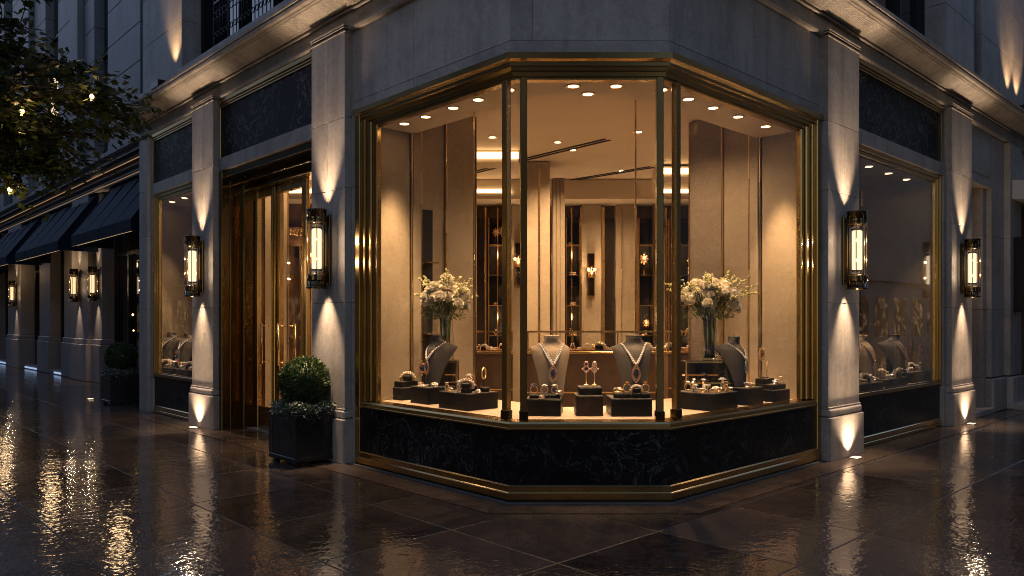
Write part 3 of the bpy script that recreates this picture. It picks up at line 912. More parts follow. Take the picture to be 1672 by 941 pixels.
for (u0, u1) in ((835, 862), (948, 980), (1003, 1035), (1064, 1082), (1165, 1215), (420, 447), (512, 560), (700, 760), (610, 650)):
    backpanel(u0, u1, YB - .02, 0, 3.85, M['stone_in'], 'wall_pier', .22)
for (u0, u1) in ((980, 985), (946, 948), (1035, 1037), (862, 864), (833, 835), (1082, 1085), (792, 795), (812, 814), (931, 933), (776, 778), (1012, 1013), (1120, 1122), (458, 461), (494, 497)):
    backpanel(u0, u1, YB - .02, 0, 3.8, M['brass_br'], 'brass_strip', .25)
for (u0, u1) in ((862, 946), (985, 1003), (1037, 1064), (1085, 1165), (776, 833)):
    backpanel(u0, u1, YB - .01, 0, 3.62, simple('smoked_mirror', (.035, .024, .016), .35, .2, .3, 3), 'smoked_panel', .06)
# free-standing column
q = MB(); q.box(ax(860, 12.4), ax(898, 12.4), 12.4, 12.9, 0, 4.21, .006); col = part(q, 'column', M['stone_in'])
q = MB(); q.box(ax(879, 12.39), ax(882, 12.39), 12.385, 12.399, 0, 4.2); part(q, 'brass_strip', M['brass_br'], col)
q = MB(); q.box(ax(901, 12.9), ax(921, 12.9), 12.7, 13.0, 0, 4.0, .006)
for k in range(3): q.box(ax(903 + k * 6, 12.69), ax(906 + k * 6, 12.69), 12.67, 12.699, 0, 4.0, .006)
part(q, 'column', M['stone_in'])
# brown panelled niche with gilt frieze seen through the door
q = MB(); q.box(ax(455, YB - .3), ax(520, YB - .3), YB - .35, YB - .27, 3.05, 3.85); part(q, 'wood_panel', M['wood'])
q = MB()
yy = YB - .38
q.box(ax(463, yy), ax(497, yy), yy, yy + .02, az(384, yy), az(371, yy))
for k in range(40):
    q.ball((ax(random.uniform(464, 496), yy), yy - .005, az(random.uniform(373, 383), yy)), .035, 6, 4)
part(q, 'gilt_frieze', M['brass_br'])
# ceiling slots and coves
for (u0, v0, u1, v1) in ((835, 266, 992, 228), (918, 297, 1064, 273), (700, 300, 830, 268)):
    y0 = (4.215 - H) * FPX / (HZ - v0); y1 = (4.215 - H) * FPX / (HZ - v1)
    a_ = Vector((ax(u0, y0), y0, 0)); b_ = Vector((ax(u1, y1), y1, 0)); d_ = (b_ - a_).normalized(); n_ = Vector((-d_.y, d_.x, 0))
    for o_ in (-.07, .03):
        q = MB(); c4 = [a_ + n_ * o_, b_ + n_ * o_, b_ + n_ * (o_ + .04), a_ + n_ * (o_ + .04)]
        q.prism([(p.x, p.y) for p in c4], 4.208, 4.219); part(q, 'air_slot', M['slot'])
# left wall of the room behind the door (pale stone) and the entrance lobby jamb
q = MB(); q.box(6.36, 6.5, .63, 1.10, 0, 4.21, .006, LP); part(q, 'column', M['stone_in'])
q = MB(); q.box(6.34, 6.358, .92, .94, 0, 4.2, 0, LP); q.box(6.34, 6.5, 1.101, 1.12, 0, 4.2, 0, LP); part(q, 'brass_strip', M['brass_br'])

# ================================================================== NEIGHBOUR ON THE LEFT
nb = empty('neighbouring_building', LP(18, 1.25, 0), 0, 'dark grey stone building further along the street with navy awnings over its shop fronts', 'building')
NBI = tuple(-x for x in LP(18, 1.25, 0))


def npart(mb_, name, mat, parent=None, **k):
    o_ = mb_.build(name, mat); o_.parent = parent or nb
    if not parent: o_.location = NBI
    return o_


def NP(s, d, z): return LP(s, d + 1.25, z)


w = MB()
piers = [(16.9, 17.7), (17.72, 19.35), (19.37, 20.7), (22.4, 23.8), (26.0, 28.1), (31, 33), (36, 38), (41, 44)]
for s0, s1 in piers:
    dd = -.12 if (s0, s1) in ((17.72, 19.35), (26.0, 28.1)) else 0.0
    q = MB(); q.box(s0, s1, dd, .5, 1.15, 5.0, .01, NP); o = npart(q, 'pilaster', M['stone_nb'])
    q = MB(); q.box(s0 - .05, s1 + .05, dd - .07, .5, 0, 1.0, .015, NP); q.box(s0 - .03, s1 + .03, dd - .04, .5, 1.0, 1.15, .02, NP); npart(q, 'base', M['stone_nb'], o).location = NBI
    o.location = NBI
    for c_ in o.children: c_.location = (0, 0, 0)
q = MB(); q.box(9.9, 140, 0.0, .6, 5.0, 5.85, 0, NP)
for z, t, o_ in ((5.0, .05, .10), (5.07, .04, .14), (5.24, .04, .10), (5.38, .06, .2), (5.46, .04, .28)):
    q.box(9.9, 140, -o_, 0, z, z + t, .008, NP)
q.box(9.9, 140, -.12, 0, 5.78, 5.9, .01, NP)
npart(q, 'entablature', M['stone_nb'])
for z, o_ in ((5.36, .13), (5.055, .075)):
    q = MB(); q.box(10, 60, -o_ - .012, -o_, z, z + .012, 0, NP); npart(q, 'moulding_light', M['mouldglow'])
q = MB()
for s0, s1 in ((9.9, 13.2), (13.9, 16.4), (17.6, 21.4), (23.0, 28), (29.6, 34), (36, 42), (44, 140)):
    z = 5.9
    while z < 15:
        q.box(s0, s1, 0, .5, z + .004, z + .9 - .004, .01, NP); z += .9
for s0, s1 in ((18.6, 19.4), (24.6, 25.4), (11.2, 12.0)):
    q.box(s0, s1, -.16, 0, 5.9, 15, .01, NP)
npart(q, 'upper_wall', M['stone_nb'])
for s0, s1 in ((13.2, 13.9), (16.4, 17.6), (21.4, 23.0), (28, 29.6), (34, 36), (42, 44)):
    q = MB(); q.box(s0, s1, .25, .35, 5.9, 15, 0, NP); o = npart(q, 'upper_window', M['dkglass'])
    q = MB()
    for z in (6.1, 7.9, 8.7, 10.6): q.box(s0, s1, .2, .25, z, z + .08, 0, NP)
    q.box((s0 + s1) / 2 - .03, (s0 + s1) / 2 + .03, .2, .25, 5.9, 15, 0, NP)
    npart(q, 'frame', M['black'], o)
q = MB(); q.box(21.6, 22.75, .1, .2, 7.45, 9.6, 0, NP); npart(q, 'glow_panel', M['washglow'])  # glowing slab in place of a bright wash of light on stone
# ground floor shop fronts: dark glass with frames
for s0, s1 in ((10.2, 16.9), (20.7, 22.4), (23.8, 26.0), (28.1, 31), (33, 36), (38, 41), (44, 140)):
    q = MB(); q.box(s0, s1, .4, .45, .0, 5.0, 0, NP); o = npart(q, 'shop_front', M['dkglass'])
    q = MB()
    k = max(2, int((s1 - s0) / 1.0))
    for i in range(k + 1):
        x = s0 + (s1 - s0) * i / k; q.box(x - .05, x + .05, .3, .4, 0, 5.0, .01, NP)
    q.box(s0, s1, .3, .4, 0, .35, .01, NP); q.box(s0, s1, .31, .4, 3.3, 3.4, .01, NP)
    npart(q, 'frame', M['black'], o)
    q = MB(); q.box(s0, s1, -.05, .4, 0, .12, .005, NP); npart(q, 'step', M['stone_nb'])
for s0, s1 in ((20.75, 21.6), (23.9, 25.6), (28.3, 30.5)):
    q = MB(); q.box(s0, s1, -.075, -.052, .035, .085, 0, NP); npart(q, 'led_strip', M['led'])
for s_, n_ in ((15.2, 2), (21.6, 3), (24.8, 3), (29.0, 3), (34.2, 4)):
    random.seed(int(s_ * 10))
    q = MB(); z_ = random.uniform(.9, 1.4)
    for k in range(n_):
        q.ball((s_ + random.uniform(-.06, .06), .25, z_), random.uniform(.018, .03), 8, 6, fn=NP); z_ += random.uniform(.12, .4)
    o = npart(q, 'gold_specks', M['bulb'])  # glowing specks on made-up cords, for gold glints in the shop glass
    q = MB(); q.tube([NP(s_, .27, .9), NP(s_, .27, 3.4)], .004, 5); npart(q, 'speck_cord', M['iron'], o)
# awnings
for s0, s1 in ((11.4, 15.9), (17.2, 22.3), (23.6, 28.8), (30, 35)):
    q = MB(); P = .95
    cuts = [s0 + (s1 - s0) * i / 4 for i in range(5)]
    for a_, b_ in zip(cuts[:-1], cuts[1:]):
        g_ = .012
        q.add([(a_ + g_, 0, 5.0), (b_ - g_, 0, 5.0), (b_ - g_, -P, 3.68), (a_ + g_, -P, 3.68), (a_ + g_, -P, 3.44), (b_ - g_, -P, 3.44),
               (a_ + g_, -.02, 4.96), (b_ - g_, -.02, 4.96), (b_ - g_, -P + .02, 3.66), (a_ + g_, -P + .02, 3.66), (a_ + g_, -P + .02, 3.44), (b_ - g_, -P + .02, 3.44)],
              [(0, 1, 2, 3), (3, 2, 5, 4), (6, 7, 8, 9), (9, 8, 11, 10), (4, 5, 11, 10), (0, 3, 9, 6), (1, 2, 8, 7), (3, 4, 10, 9), (2, 5, 11, 8)], False, NP)
    for sx_ in (s0 + .008, s1 - .028):
        q.add([(sx_ + e_, y, z) for e_ in (0, .02) for (y, z) in ((0, 5.0), (-P, 3.68), (-P, 3.44), (0, 3.44))], [(0, 1, 2, 3), (4, 5, 6, 7), (0, 1, 5, 4), (1, 2, 6, 5), (2, 3, 7, 6)], False, NP)
    o = npart(q, 'awning', M['awning'])
    q = MB()
    for sx_ in cuts: q.tube([NP(sx_, -.03, 4.99), NP(sx_, -P + .01, 3.68)], .012, 6)
    q.tube([NP(s0, -P + .03, 3.45), NP(s1, -P + .03, 3.45)], .02, 8)
    npart(q, 'frame', M['iron'], o)
    q = MB(); q.box(s0 + .2, s1 - .2, -P + .05, -P + .08, 3.445, 3.46, 0, NP); npart(q, 'awning_light', M['awnglow'], o)
    lamp('POINT', 'awning_glow', NP((s0 + s1) / 2 - .5, -P + .3, 3.3), 9, WARM, None, .15)

# ================================================================== WALL SCONCES
def make_sconce(glow):
    """origin at wall, centre height; local -y points away from the wall"""
    r_ = empty('wall_sconce')
    Rr, hh, yc = .105, .455, -.15
    q = MB(); q.box(-.075, .075, -.03, 0, -.40, .40, .008); q.box(-.02, .02, yc + .03, -.02, .28, .33); q.box(-.02, .02, yc + .03, -.02, -.33, -.28)
    q.build('back_plate', M['brass_dk'], r_)
    for sg in (1, -1):
        q = MB()
        prof = [(Rr, .0), (Rr, .135), (Rr + .012, .135), (Rr + .012, .155), (Rr - .004, .155), (Rr - .004, 0), ]
        z0 = hh - .155
        q.lathe([(p_, (z0 + z) * sg) for p_, z in prof] + [(Rr, z0 * sg)], (0, yc, 0), 24, True, cap=False)
        q.lathe([(Rr + .01, (z0 + .045) * sg), (Rr + .01, (z0 + .06) * sg)], (0, yc, 0), 24, True, cap=False)
        q.build('cap', M['brass_dk'], r_)
    q = MB()
    for k in range(8):
        a_ = 2 * math.pi * k / 8 + .3
        q.tube([(Rr * math.cos(a_), yc + Rr * math.sin(a_), -hh + .03), (Rr * math.cos(a_), yc + Rr * math.sin(a_), hh - .03)], .0055, 6)
    for z in (-.30, .30): q.torus((0, yc, z), Rr, .008, 24, 6, 'z')
    q.build('cage', M['brass'], r_)
    q = MB(); q.lathe([(.08, -.30), (.08, .30), (.076, .30), (.076, -.30), (.08, -.30)], (0, yc, 0), 24, True, cap=False); q.build('glass_cylinder', M['glass_clear'], r_)
    q = MB(); q.lathe([(.045, -.23), (.056, -.22), (.056, .22), (.045, .23)], (0, yc, 0), 16, True); q.build('lamp_tube', glow, r_)
    q = MB(); q.lathe([(.06, -.252), (.06, -.232)], (0, yc, 0), 16); q.lathe([(.06, .232), (.06, .252)], (0, yc, 0), 16); q.build('socket', M['brass_dk'], r_)
    return r_


sc0 = make_sconce(M['tubeglow'])
sc1 = make_sconce(M['tubeglow2'])
used = set()


def place(proto, loc, rz, label, cat, group, sc=1.0):
    o_ = proto if proto.name not in used else copy_tree(proto)
    used.add(proto.name)
    o_.location = loc; o_.rotation_euler = (0, 0, rz); o_.scale = (sc, sc, sc)
    tag(o_, label, cat, group)
    return o_


def sconce_lights(fr, s_, d_, z, e=205, off=.15, k=1.0, cone=62):
    f_ = FR[fr]
    for zz in (-.13, .13):
        lamp('POINT', 'sconce_glow', f_(s_, d_ - .219, z + zz), 7 if e > 100 else 2, WARM3, None, .011)
    for sg in (1, -1):
        p = f_(s_, d_ - off, z + sg * .265)
        lamp('SPOT', 'sconce_beam', p, e, WARM3, f_(s_, d_ - off + .03, z + sg * 1.265), .05, cone, 1.0)


for fr, s_, lab in (('L', 2.985, 'lit brass cage wall lamp on the pilaster between entrance and bay window'),
                    ('L', 6.73, 'lit brass cage wall lamp on the pilaster between entrance and far left window'),
                    ('R', 3.41, 'lit brass cage wall lamp on the pilaster just right of the bay window'),
                    ('R', 7.74, 'lit brass cage wall lamp on the pilaster beyond the right display window')):
    place(sc0, FR[fr](s_, -.10, 2.44), ROT[fr], lab, 'wall lamp', 'brass wall lamps on the corner building')
    sconce_lights(fr, s_, -.10, 2.44)
for s_, d_, lab in ((18.53, 1.13, 'small lit wall lamp on the dark pilaster left of the nearest awning'),
                    (16.52, 1.25, 'small lit wall lamp under the nearest navy awning, nearest the corner building'),
                    (26.6, 1.13, 'small lit wall lamp far down the street under the third awning')):
    if s_ == 16.52: s_ = 17.2
    place(sc1, LP(s_, d_, 2.6), ROT['L'], lab, 'wall lamp', 'lamps on the neighbouring building')
    sconce_lights('L', s_, d_, 2.6, 70, .15, 1, 60)
# unlit-looking slim lantern on the last pier at right
sl = empty('slim_lantern', RP(10.78, -.10, 2.0), ROT['R'], 'slim dark box lantern with a thin lit tube on the last pier at the right', 'wall lamp')
q = MB(); q.box(-.07, .07, -.03, 0, -.2, 1.15, .005); q.build('back_plate', M['iron'], sl)
q = MB()
for x in (-.07, .07): q.box(x - .012, x + .012, -.16, -.03, -.2, 1.15, .002)
q.box(-.08, .08, -.17, 0, 1.1, 1.16, .004); q.box(-.08, .08, -.17, 0, -.22, .05, .004); q.build('frame', M['iron'], sl)
q = MB(); q.lathe([(.012, .1), (.012, .45)], (0, -.09, 0), 8); q.build('lamp_tube', M['tubeglow2'], sl)

# ================================================================== IN-GROUND UPLIGHTS AND CORNICE FLOODLIGHTS
for i, (fr, s_, d_, lab) in enumerate((('R', 3.41, -.235, 'square glowing ground light at the foot of the pilaster right of the bay'),
                                       ('R', 7.74, -.235, 'square glowing ground light at the foot of the pilaster past the right display window'),
                                       ('L', 6.73, -.235, 'square glowing ground light at the foot of the pilaster left of the entrance'),
                                       ('L', 12.5, -.15, 'square glowing patch on the paving beyond the far planter'))):
    o = empty('ground_light', FR[fr](s_, d_, 0), ROT[fr], lab, 'ground light', 'ground lights along the shop front')
    q = MB(); q.box(-.075, .075, -.055, .055, .005, .012, .002); q.build('rim', M['brass_dk'], o)
    q = MB(); q.box(-.062, .062, -.042, .042, .0125, .016); q.build('lens', M['groundglow'], o)
    if fr + str(i) != 'L3':  # beyond the planter: glowing square for a bright patch, without a beam
        lamp('SPOT', 'ground_beam', FR[fr](s_, d_ + .0, .03), 85, WARM3, FR[fr](s_, d_ + .07, 1.0), .04, 110, 1.0)
for fr, s_, lab in (('L', 8.3, 'small black floodlight on the cornice ledge shining up the stone pier at upper left'),
                    ('R', 10.9, 'small black floodlight on the cornice ledge shining up the pier at upper right'),
                    ('R', 11.5, 'second small floodlight near the right end of the cornice ledge')):
    o = empty('floodlight', FR[fr](s_, -.19, 5.42), ROT[fr], lab, 'floodlight', 'floodlights on the cornice')
    q = MB(); q.box(-.17, .17, -.09, .05, .05, .17, .01); q.build('housing', M['black'], o)
    q = MB(); q.box(-.02, .02, -.02, .02, .0, .06); q.build('bracket', M['black'], o)
    lamp('SPOT', 'flood_beam', FR[fr](s_ - .2, -.22, 5.72), 60, WARM, FR[fr](s_ - .2, .05, 7.0), .03, 70, .9)

# ================================================================== PLANTERS
def make_topiary(r, n):
    random.seed(3)
    t = empty('boxwood_topiary')
    q = MB(); q.tube([(0, 0, .0), (0, 0, .2)], .03, 8); q.build('stem', M['bark'], t)
    q = MB()
    q.ball((0, 0, r + .06), r * .86, 16, 10)
    for i in range(n):
        z = random.uniform(-1, 1); a_ = random.uniform(0, 6.283); rr = math.sqrt(1 - z * z)
        nrm = Vector((rr * math.cos(a_), rr * math.sin(a_), z))
        k = 1 + .03 * math.sin(5 * a_ + 3 * z) + .02 * math.sin(9 * z + a_ * 4)
        c_ = nrm * r * k * random.uniform(.86, 1.03) + Vector((0, 0, r + .06))
        up = (nrm + Vector((random.uniform(-.9, .9), random.uniform(-.9, .9), random.uniform(-.5, .9)))).normalized()
        sd_ = up.orthogonal().normalized(); sd_ = Matrix.Rotation(random.uniform(0, 6.28), 3, up) @ sd_
        L_ = random.uniform(.018, .032); W_ = L_ * .38
        nn = up.cross(sd_)
        q.add([c_ - up * L_ * .4, c_ + sd_ * W_ + nn * .003, c_ + up * L_ * .9, c_ - sd_ * W_ + nn * .003], [(0, 1, 2, 3)], False)
    q.build('foliage', M['box_leaf'], t, fixn=False)
    return t


def make_planter():
    p = empty('planter_box')
    W_, D_, H_ = .62, .56, .56
    q = MB(); q.box(-W_ / 2, W_ / 2, -D_ / 2, D_ / 2, .045, H_, .006); q.build('box', M['planter'], p)
    q = MB()
    q.box(-W_ / 2 - .008, W_ / 2 + .008, -D_ / 2 - .008, D_ / 2 + .008, .04, .09, .004); q.box(-W_ / 2 - .008, W_ / 2 + .008, -D_ / 2 - .008, D_ / 2 + .008, H_ - .045, H_ + .004, .004)
    for sx_ in (-1, 1):
        for sy_ in (-1, 1):
            q.box(sx_ * (W_ / 2 - .03) - .035, sx_ * (W_ / 2 - .03) + .035, sy_ * (D_ / 2 - .03) - .035, sy_ * (D_ / 2 - .03) + .035, .09, H_ - .045, .004)
    q.build('trim', M['planter'], p)
    for sx_ in (-1, 1):
        for sy_ in (-1, 1):
            q = MB(); q.box(sx_ * .25 - .03, sx_ * .25 + .03, sy_ * .22 - .03, sy_ * .22 + .03, 0, .045, .004); q.build('foot', M['black'], p)
    q = MB(); q.box(-W_ / 2 + .03, W_ / 2 - .03, -D_ / 2 + .03, D_ / 2 - .03, H_ - .03, H_ + .008); q.build('soil', M['soil'], p)
    return p


def make_trail():
    random.seed(11)
    t = empty('trailing_plant')
    lf = MB(); fl = MB()
    for i in range(2300):
        side = random.random()
        # a rounded-square ring around the ball, hanging slightly over the rim
        a_ = random.uniform(0, 6.283)
        rx, ry = .345, .315
        ca_, sa_ = math.cos(a_), math.sin(a_)
        k = 1 / max(abs(ca_), abs(sa_)) ** .72
        rad = random.uniform(.62, 1.05) ** .7
        x, y = rx * ca_ * k * rad, ry * sa_ * k * rad
        edge = max(abs(x) / rx, abs(y) / ry)
        z = random.uniform(.02, .15) * (1.1 - .3 * edge) + .02 * math.sin(6 * a_)
        if edge > .93 and random.random() < .4: z -= random.uniform(.0, .10)
        c_ = Vector((x, y, z))
        up = Vector((random.uniform(-1, 1), random.uniform(-1, 1), random.uniform(-.2, 1))).normalized()
        sd_ = up.orthogonal().normalized(); sd_ = Matrix.Rotation(random.uniform(0, 6.28), 3, up) @ sd_
        L_ = random.uniform(.016, .032); W_ = L_ * .45
        tgt = fl if random.random() < .13 else lf
        tgt.add([c_ - up * L_ * .4, c_ + sd_ * W_, c_ + up * L_ * .9, c_ - sd_ * W_], [(0, 1, 2, 3)])
    lf.build('leaves', M['trail_leaf'], t, fixn=False); fl.build('blossoms', M['whiteflower'], t, fixn=False)
    return t


pl0, tp0, tr0 = make_planter(), make_topiary(.29, 5200), make_trail()
for i, (s_, d_, lab) in enumerate(((3.12, -.33, 'nearer'), (11.2, .06, 'farther'))):
    P = LP(s_, d_, 0); wh = ('beside the entrance, in front of the wall lamp pilaster' if i == 0 else 'further left along the street, before the awnings')
    a = place(pl0, P, ROT['L'], f'black square planter box standing {wh}', 'planter', 'black planters')
    b = place(tp0, (P[0], P[1], .555), ROT['L'] + i * 1.3, f'clipped ball of dark green boxwood in the {lab} black planter, {"by the entrance" if i == 0 else "past the far left window"}', 'topiary', 'boxwood balls')
    c = place(tr0, (P[0], P[1], .565), ROT['L'], f'pale trailing leaves and white blossoms in the {lab} black planter, {"by the entrance" if i == 0 else "past the far left window"}', 'plant', 'trailing plants under the boxwood balls')

# ================================================================== NECKLACE BUSTS
LV = [(0.0, .112, .05, .02, .03, -.045), (.10, .118, .055, .02, .04, -.045), (.25, .132, .062, .02, .065, -.042), (.42, .152, .068, .02, .10, -.036), (.58, .176, .072, .02, .145, -.028),
      (.70, .196, .072, .02, .185, -.014), (.77, .204, .068, .022, .20, .0), (.80, .200, .064, .028, .195, .012), (.83, .182, .06, .036, .155, .026), (.86, .150, .058, .046, .09, .038), (.89, .116, .06, .056, .035, .046), (.92, .092, .064, .064, .005, .05),
      (.95, .080, .068, .068, .0, .05), (.985, .080, .072, .072, .0, .05), (1.0, .078, .070, .070, .0, .05)]
BH = .60


def lv(t):
    for a_, b_ in zip(LV[:-1], LV[1:]):
        if t <= b_[0]:
            k = (t - a_[0]) / (b_[0] - a_[0]); return [a_[i] + (b_[i] - a_[i]) * k for i in range(1, 6)]
    return LV[-1][1:]


def front_y(x, z):
    w_, fr_, bk, sw, y0 = lv(z / BH)
    k = min(1, abs(x) / w_)
    return y0 - fr_ * math.sqrt(max(0, 1 - k * k)) + sw * k * k


def make_bust(mat):
    b_ = empty('necklace_bust')
    n = 36; vs = []; fs = []
    rows = []
    steps = 40
    for j in range(steps + 1):
        t = j / steps
        w_, fr_, bk, sw, y0 = lv(t)
        for i in range(n):
            a_ = 2 * math.pi * i / n
            x = w_ * math.cos(a_); k = abs(math.cos(a_))
            y = y0 + sw * k * k + (-fr_ * abs(math.sin(a_)) if math.sin(a_) > 0 else bk * abs(math.sin(a_)))
            vs.append((x, y, t * BH))
    for j in range(steps):
        for i in range(n):
            k = (i + 1) % n; fs.append((j * n + i, j * n + k, (j + 1) * n + k, (j + 1) * n + i))
    fs.append(tuple(range(n))); fs.append(tuple(range(steps * n, steps * n + n)))
    q = MB(); q.add(vs, fs, True); q.sm[-1] = q.sm[-2] = False
    q.build('torso', mat, b_)
    q = MB(); q.lathe([(.079, BH), (.081, BH + .006), (.076, BH + .014), (.0, BH + .016)], (0, .05, 0), 28, True, cap=False, sy=.9); q.build('neck_cap', mat, b_)
    q = MB(); q.box(-.05, .05, .015, .14, 0, .42, .01); q.build('support', M['black_lacquer'], b_)
    return b_


def make_necklace(metal, stone, drop=.50, rows=1, size=.0105, beadmat=None):
    nk = empty('necklace')
    ch = MB()
    pts = []
    tz0 = .872
    K = 12
    for sg in (-1, 1):
        for i in range(K):
            t = i / K
            x = .118 * (1 - t) ** .92 + .004
            z = BH * (tz0 - (tz0 - drop) * (t ** 1.12))
            pts.append((sg * x, z, t))
    for x, z, t in pts:
        y = front_y(x, z)
        r_ = size * (.75 + .5 * t)
        ch.ball((x, y - r_ * .5, z), r_, 7, 5, smooth=False)
        if rows > 1 and t > .05:
            ch.ball((x * .84, front_y(x * .84, z + .014) - r_ * .5, z + .016), r_ * .7, 6, 4, smooth=False)
    # clasp around the back of the neck
    ch.torus((0, .05, BH * .90), .104, .004, 24, 6, 'z', a0=.35, a1=2.79)
    ch.build('chain', beadmat or M['gem'], nk)
    pe = MB(); PS = 1.4; zc = BH * drop - .062 * PS
    yc = front_y(0, zc) - .012
    # pointed pendant frame
    ring = []
    for i in range(25):
        a_ = 2 * math.pi * i / 24
        x = PS * .030 * math.sin(a_) * (1 - .25 * abs(math.cos(a_))); z = PS * .056 * math.cos(a_)
        ring.append((x, yc, zc + z))
    pe.tube(ring, .0075, 8)
    for i in range(24):
        a_ = 2 * math.pi * i / 24
        x = PS * .021 * math.sin(a_) * (1 - .25 * abs(math.cos(a_))); z = PS * .041 * math.cos(a_)
        pe.ball((x, yc - .003, zc + z), .0062, 6, 4, smooth=False)
    pe.ball((0, yc, zc + .064 * PS), .014, 8, 6); pe.ball((0, yc, zc - .064 * PS), .008, 8, 6)
    p_ = pe.build('pendant', metal, nk)
    ge = MB()
    ge.gem((0, 0, 0), .0215, .018, 10, fn=lambda x, y, z: (x * .85, yc - z - .002, zc + y * 1.75))
    ge.build('gemstone', stone, p_)
    return nk


busts = {'dk': make_bust(M['vel_dk']), 'gy': make_bust(M['vel_gy']), 'cr': make_bust(M['vel_cr'])}
neck = {'sap': make_necklace(M['rose_gold'], M['sapphire'], .53, 1, .013), 'sap2': make_necklace(M['rose_gold'], M['sapphire'], .53, 2, .0135), 'dia': make_necklace(M['silver'], M['gem'], .55, 1, .0125),
        'gold': make_necklace(M['gold'], M['gem'], .45, 1, .012, M['rose_gold'])}


def bust(kind, nk, P, rz, lab, nlab, sc=1.0):
    place(busts[kind], P, rz, lab, 'display bust', 'velvet necklace busts in the windows', sc)
    place(neck[nk], P, rz, nlab, 'necklace', 'necklaces on the display busts', sc)


# ================================================================== DISPLAY BLOCKS
def block(x0, x1, y0, y1, z0, z1, fr, lab, mat='black_lacquer', group='black display blocks in the bay window', rot=0.0, name='display_block'):
    """x,y in the frame's own s,d metres"""
    f_ = FR[fr]
    cx_, cy_ = (x0 + x1) / 2, (y0 + y1) / 2
    base = f_(cx_, cy_, z0)
    o_ = empty(name, base, ROT[fr] + rot, lab, 'display block', group)
    hx, hy = abs(x1 - x0) / 2, abs(y1 - y0) / 2
    q = MB(); q.box(-hx, hx, -hy, hy, 0.0, z1 - z0 - .006, .004); q.build('body', M[mat], o_)
    q = MB(); q.box(-hx + .002, hx - .002, -hy + .002, hy - .002, z1 - z0 - .0055, z1 - z0, .002); q.build('top_pad', M['vel_gy' if mat == 'brown_block' else 'vel_dk'], o_)
    return o_


PZ = .702
# left bay
block(2.26, 2.40 + .2, .42, .70, PZ, .845, 'L', 'lower black block of the two-step stand nearest the left brass jamb')
block(2.29, 2.56, .44, .68, .8455, .915, 'L', 'slim upper block of the two-step stand nearest the left brass jamb')
block(1.70, 2.03, .38, .76, PZ, .885, 'L', 'tall black block under the left charcoal bust')
block(.95, 1.42, .30, .72, PZ, .875, 'L', 'wide black block left of the left glass corner post')
block(1.14, 1.30, .50, .60, .8755, .93, 'L', 'little riser with a cluster ring at the back of the wide left block', name='ring_riser')
block(1.0, 1.09, .33, .41, .8755, .92, 'L', 'little riser with the tilted cuff on the front of the wide left block', name='ring_riser')
block(.97, 1.06, .54, .62, .8755, .925, 'L', 'little riser under the gold hoop on the wide left block', name='ring_riser')
# centre
CY = A[1]
block(ax(862, 7.25) - A[0], ax(920, 7.25) - A[0], 7.27 - CY, 7.68 - CY, PZ, .865, 'C', 'black block under the taupe centre bust', rot=R(-7))
block(ax(941, 7.27) - A[0], ax(985, 7.27) - A[0], 7.27 - CY, 7.55 - CY, PZ, .90, 'C', 'dark brown block in the middle of the bay under the earring stand', 'brown_block')
block(ax(945.5, 7.30) - A[0], ax(983, 7.30) - A[0], 7.30 - CY, 7.52 - CY, .9005, .975, 'C', 'slim black upper block right under the earring stand')
block(ax(999, 7.22) - A[0], ax(1066, 7.22) - A[0], 7.25 - CY, 7.66 - CY, PZ, .87, 'C', 'black block under the charcoal bust right of centre')
for k in range(3):
    x = ax(864.5 + 17 * k, 7.30); block(x - A[0], x + .093 - A[0], 7.315 - CY, 7.40 - CY, .8655, .905, 'C', f'{ORD[k]} ring cushion from the left in front of the taupe bust', group='ring cushions in the bay window', name='ring_cushion')
for k in range(4):
    x = ax(1003 + 15 * k, 7.28); block(x - A[0], x + .083 - A[0], 7.28 - CY, 7.36 - CY, .8705, .92, 'C', f'{ORD[k]} ring cushion from the left in front of the charcoal bust right of centre', group='ring cushions in the bay window', name='ring_cushion')
# right bay
block(1.05, 1.55, .22, .68, PZ, .875, 'R', 'wide black block right of the right glass corner post, covered with gold rings')
block(1.80, 2.13, .24, .62, PZ, .885, 'R', 'tall black block under the bust on the right of the bay')
block(2.33, 2.66, .20, .50, PZ, .835, 'R', 'lower black block of the stepped stand nearest the right brass jamb')
block(2.36, 2.62, .23, .48, .8355, .895, 'R', 'middle step of the stand nearest the right brass jamb', 'brown_block')
block(2.36, 2.56, .34, .47, .8955, .955, 'R', 'small top step of the stand nearest the right brass jamb')

BL, BR_ = ROT['L'], ROT['R']
p = LP(1.86, .58, 0); bust('dk', 'sap', (p[0], p[1], .886), BL + R(2), 'charcoal velvet bust in the left side of the bay, facing the street by the entrance', 'rose gold necklace with pointed pendant on the left charcoal bust', .92)
bust('cr', 'sap2', (ax(901, 7.56), 7.52, .866), R(2), 'taupe velvet bust in the centre of the bay, left of the earring stand', 'double row stone necklace with pale pointed pendant on the taupe centre bust', .98)
bust('gy', 'sap', (ax(1035, 7.56), 7.52, .871), R(-1), 'dark grey velvet bust in the centre of the bay, right of the earring stand', 'single row necklace with dark blue pendant on the bust right of the earring stand', .98)
p = RP(1.96, .46, 0); bust('dk', 'dia', (p[0], p[1], .886), BR_ + R(4), 'charcoal velvet bust in the right side of the bay, below the right bouquet', 'white gold necklace on the charcoal bust below the right bouquet', .90)
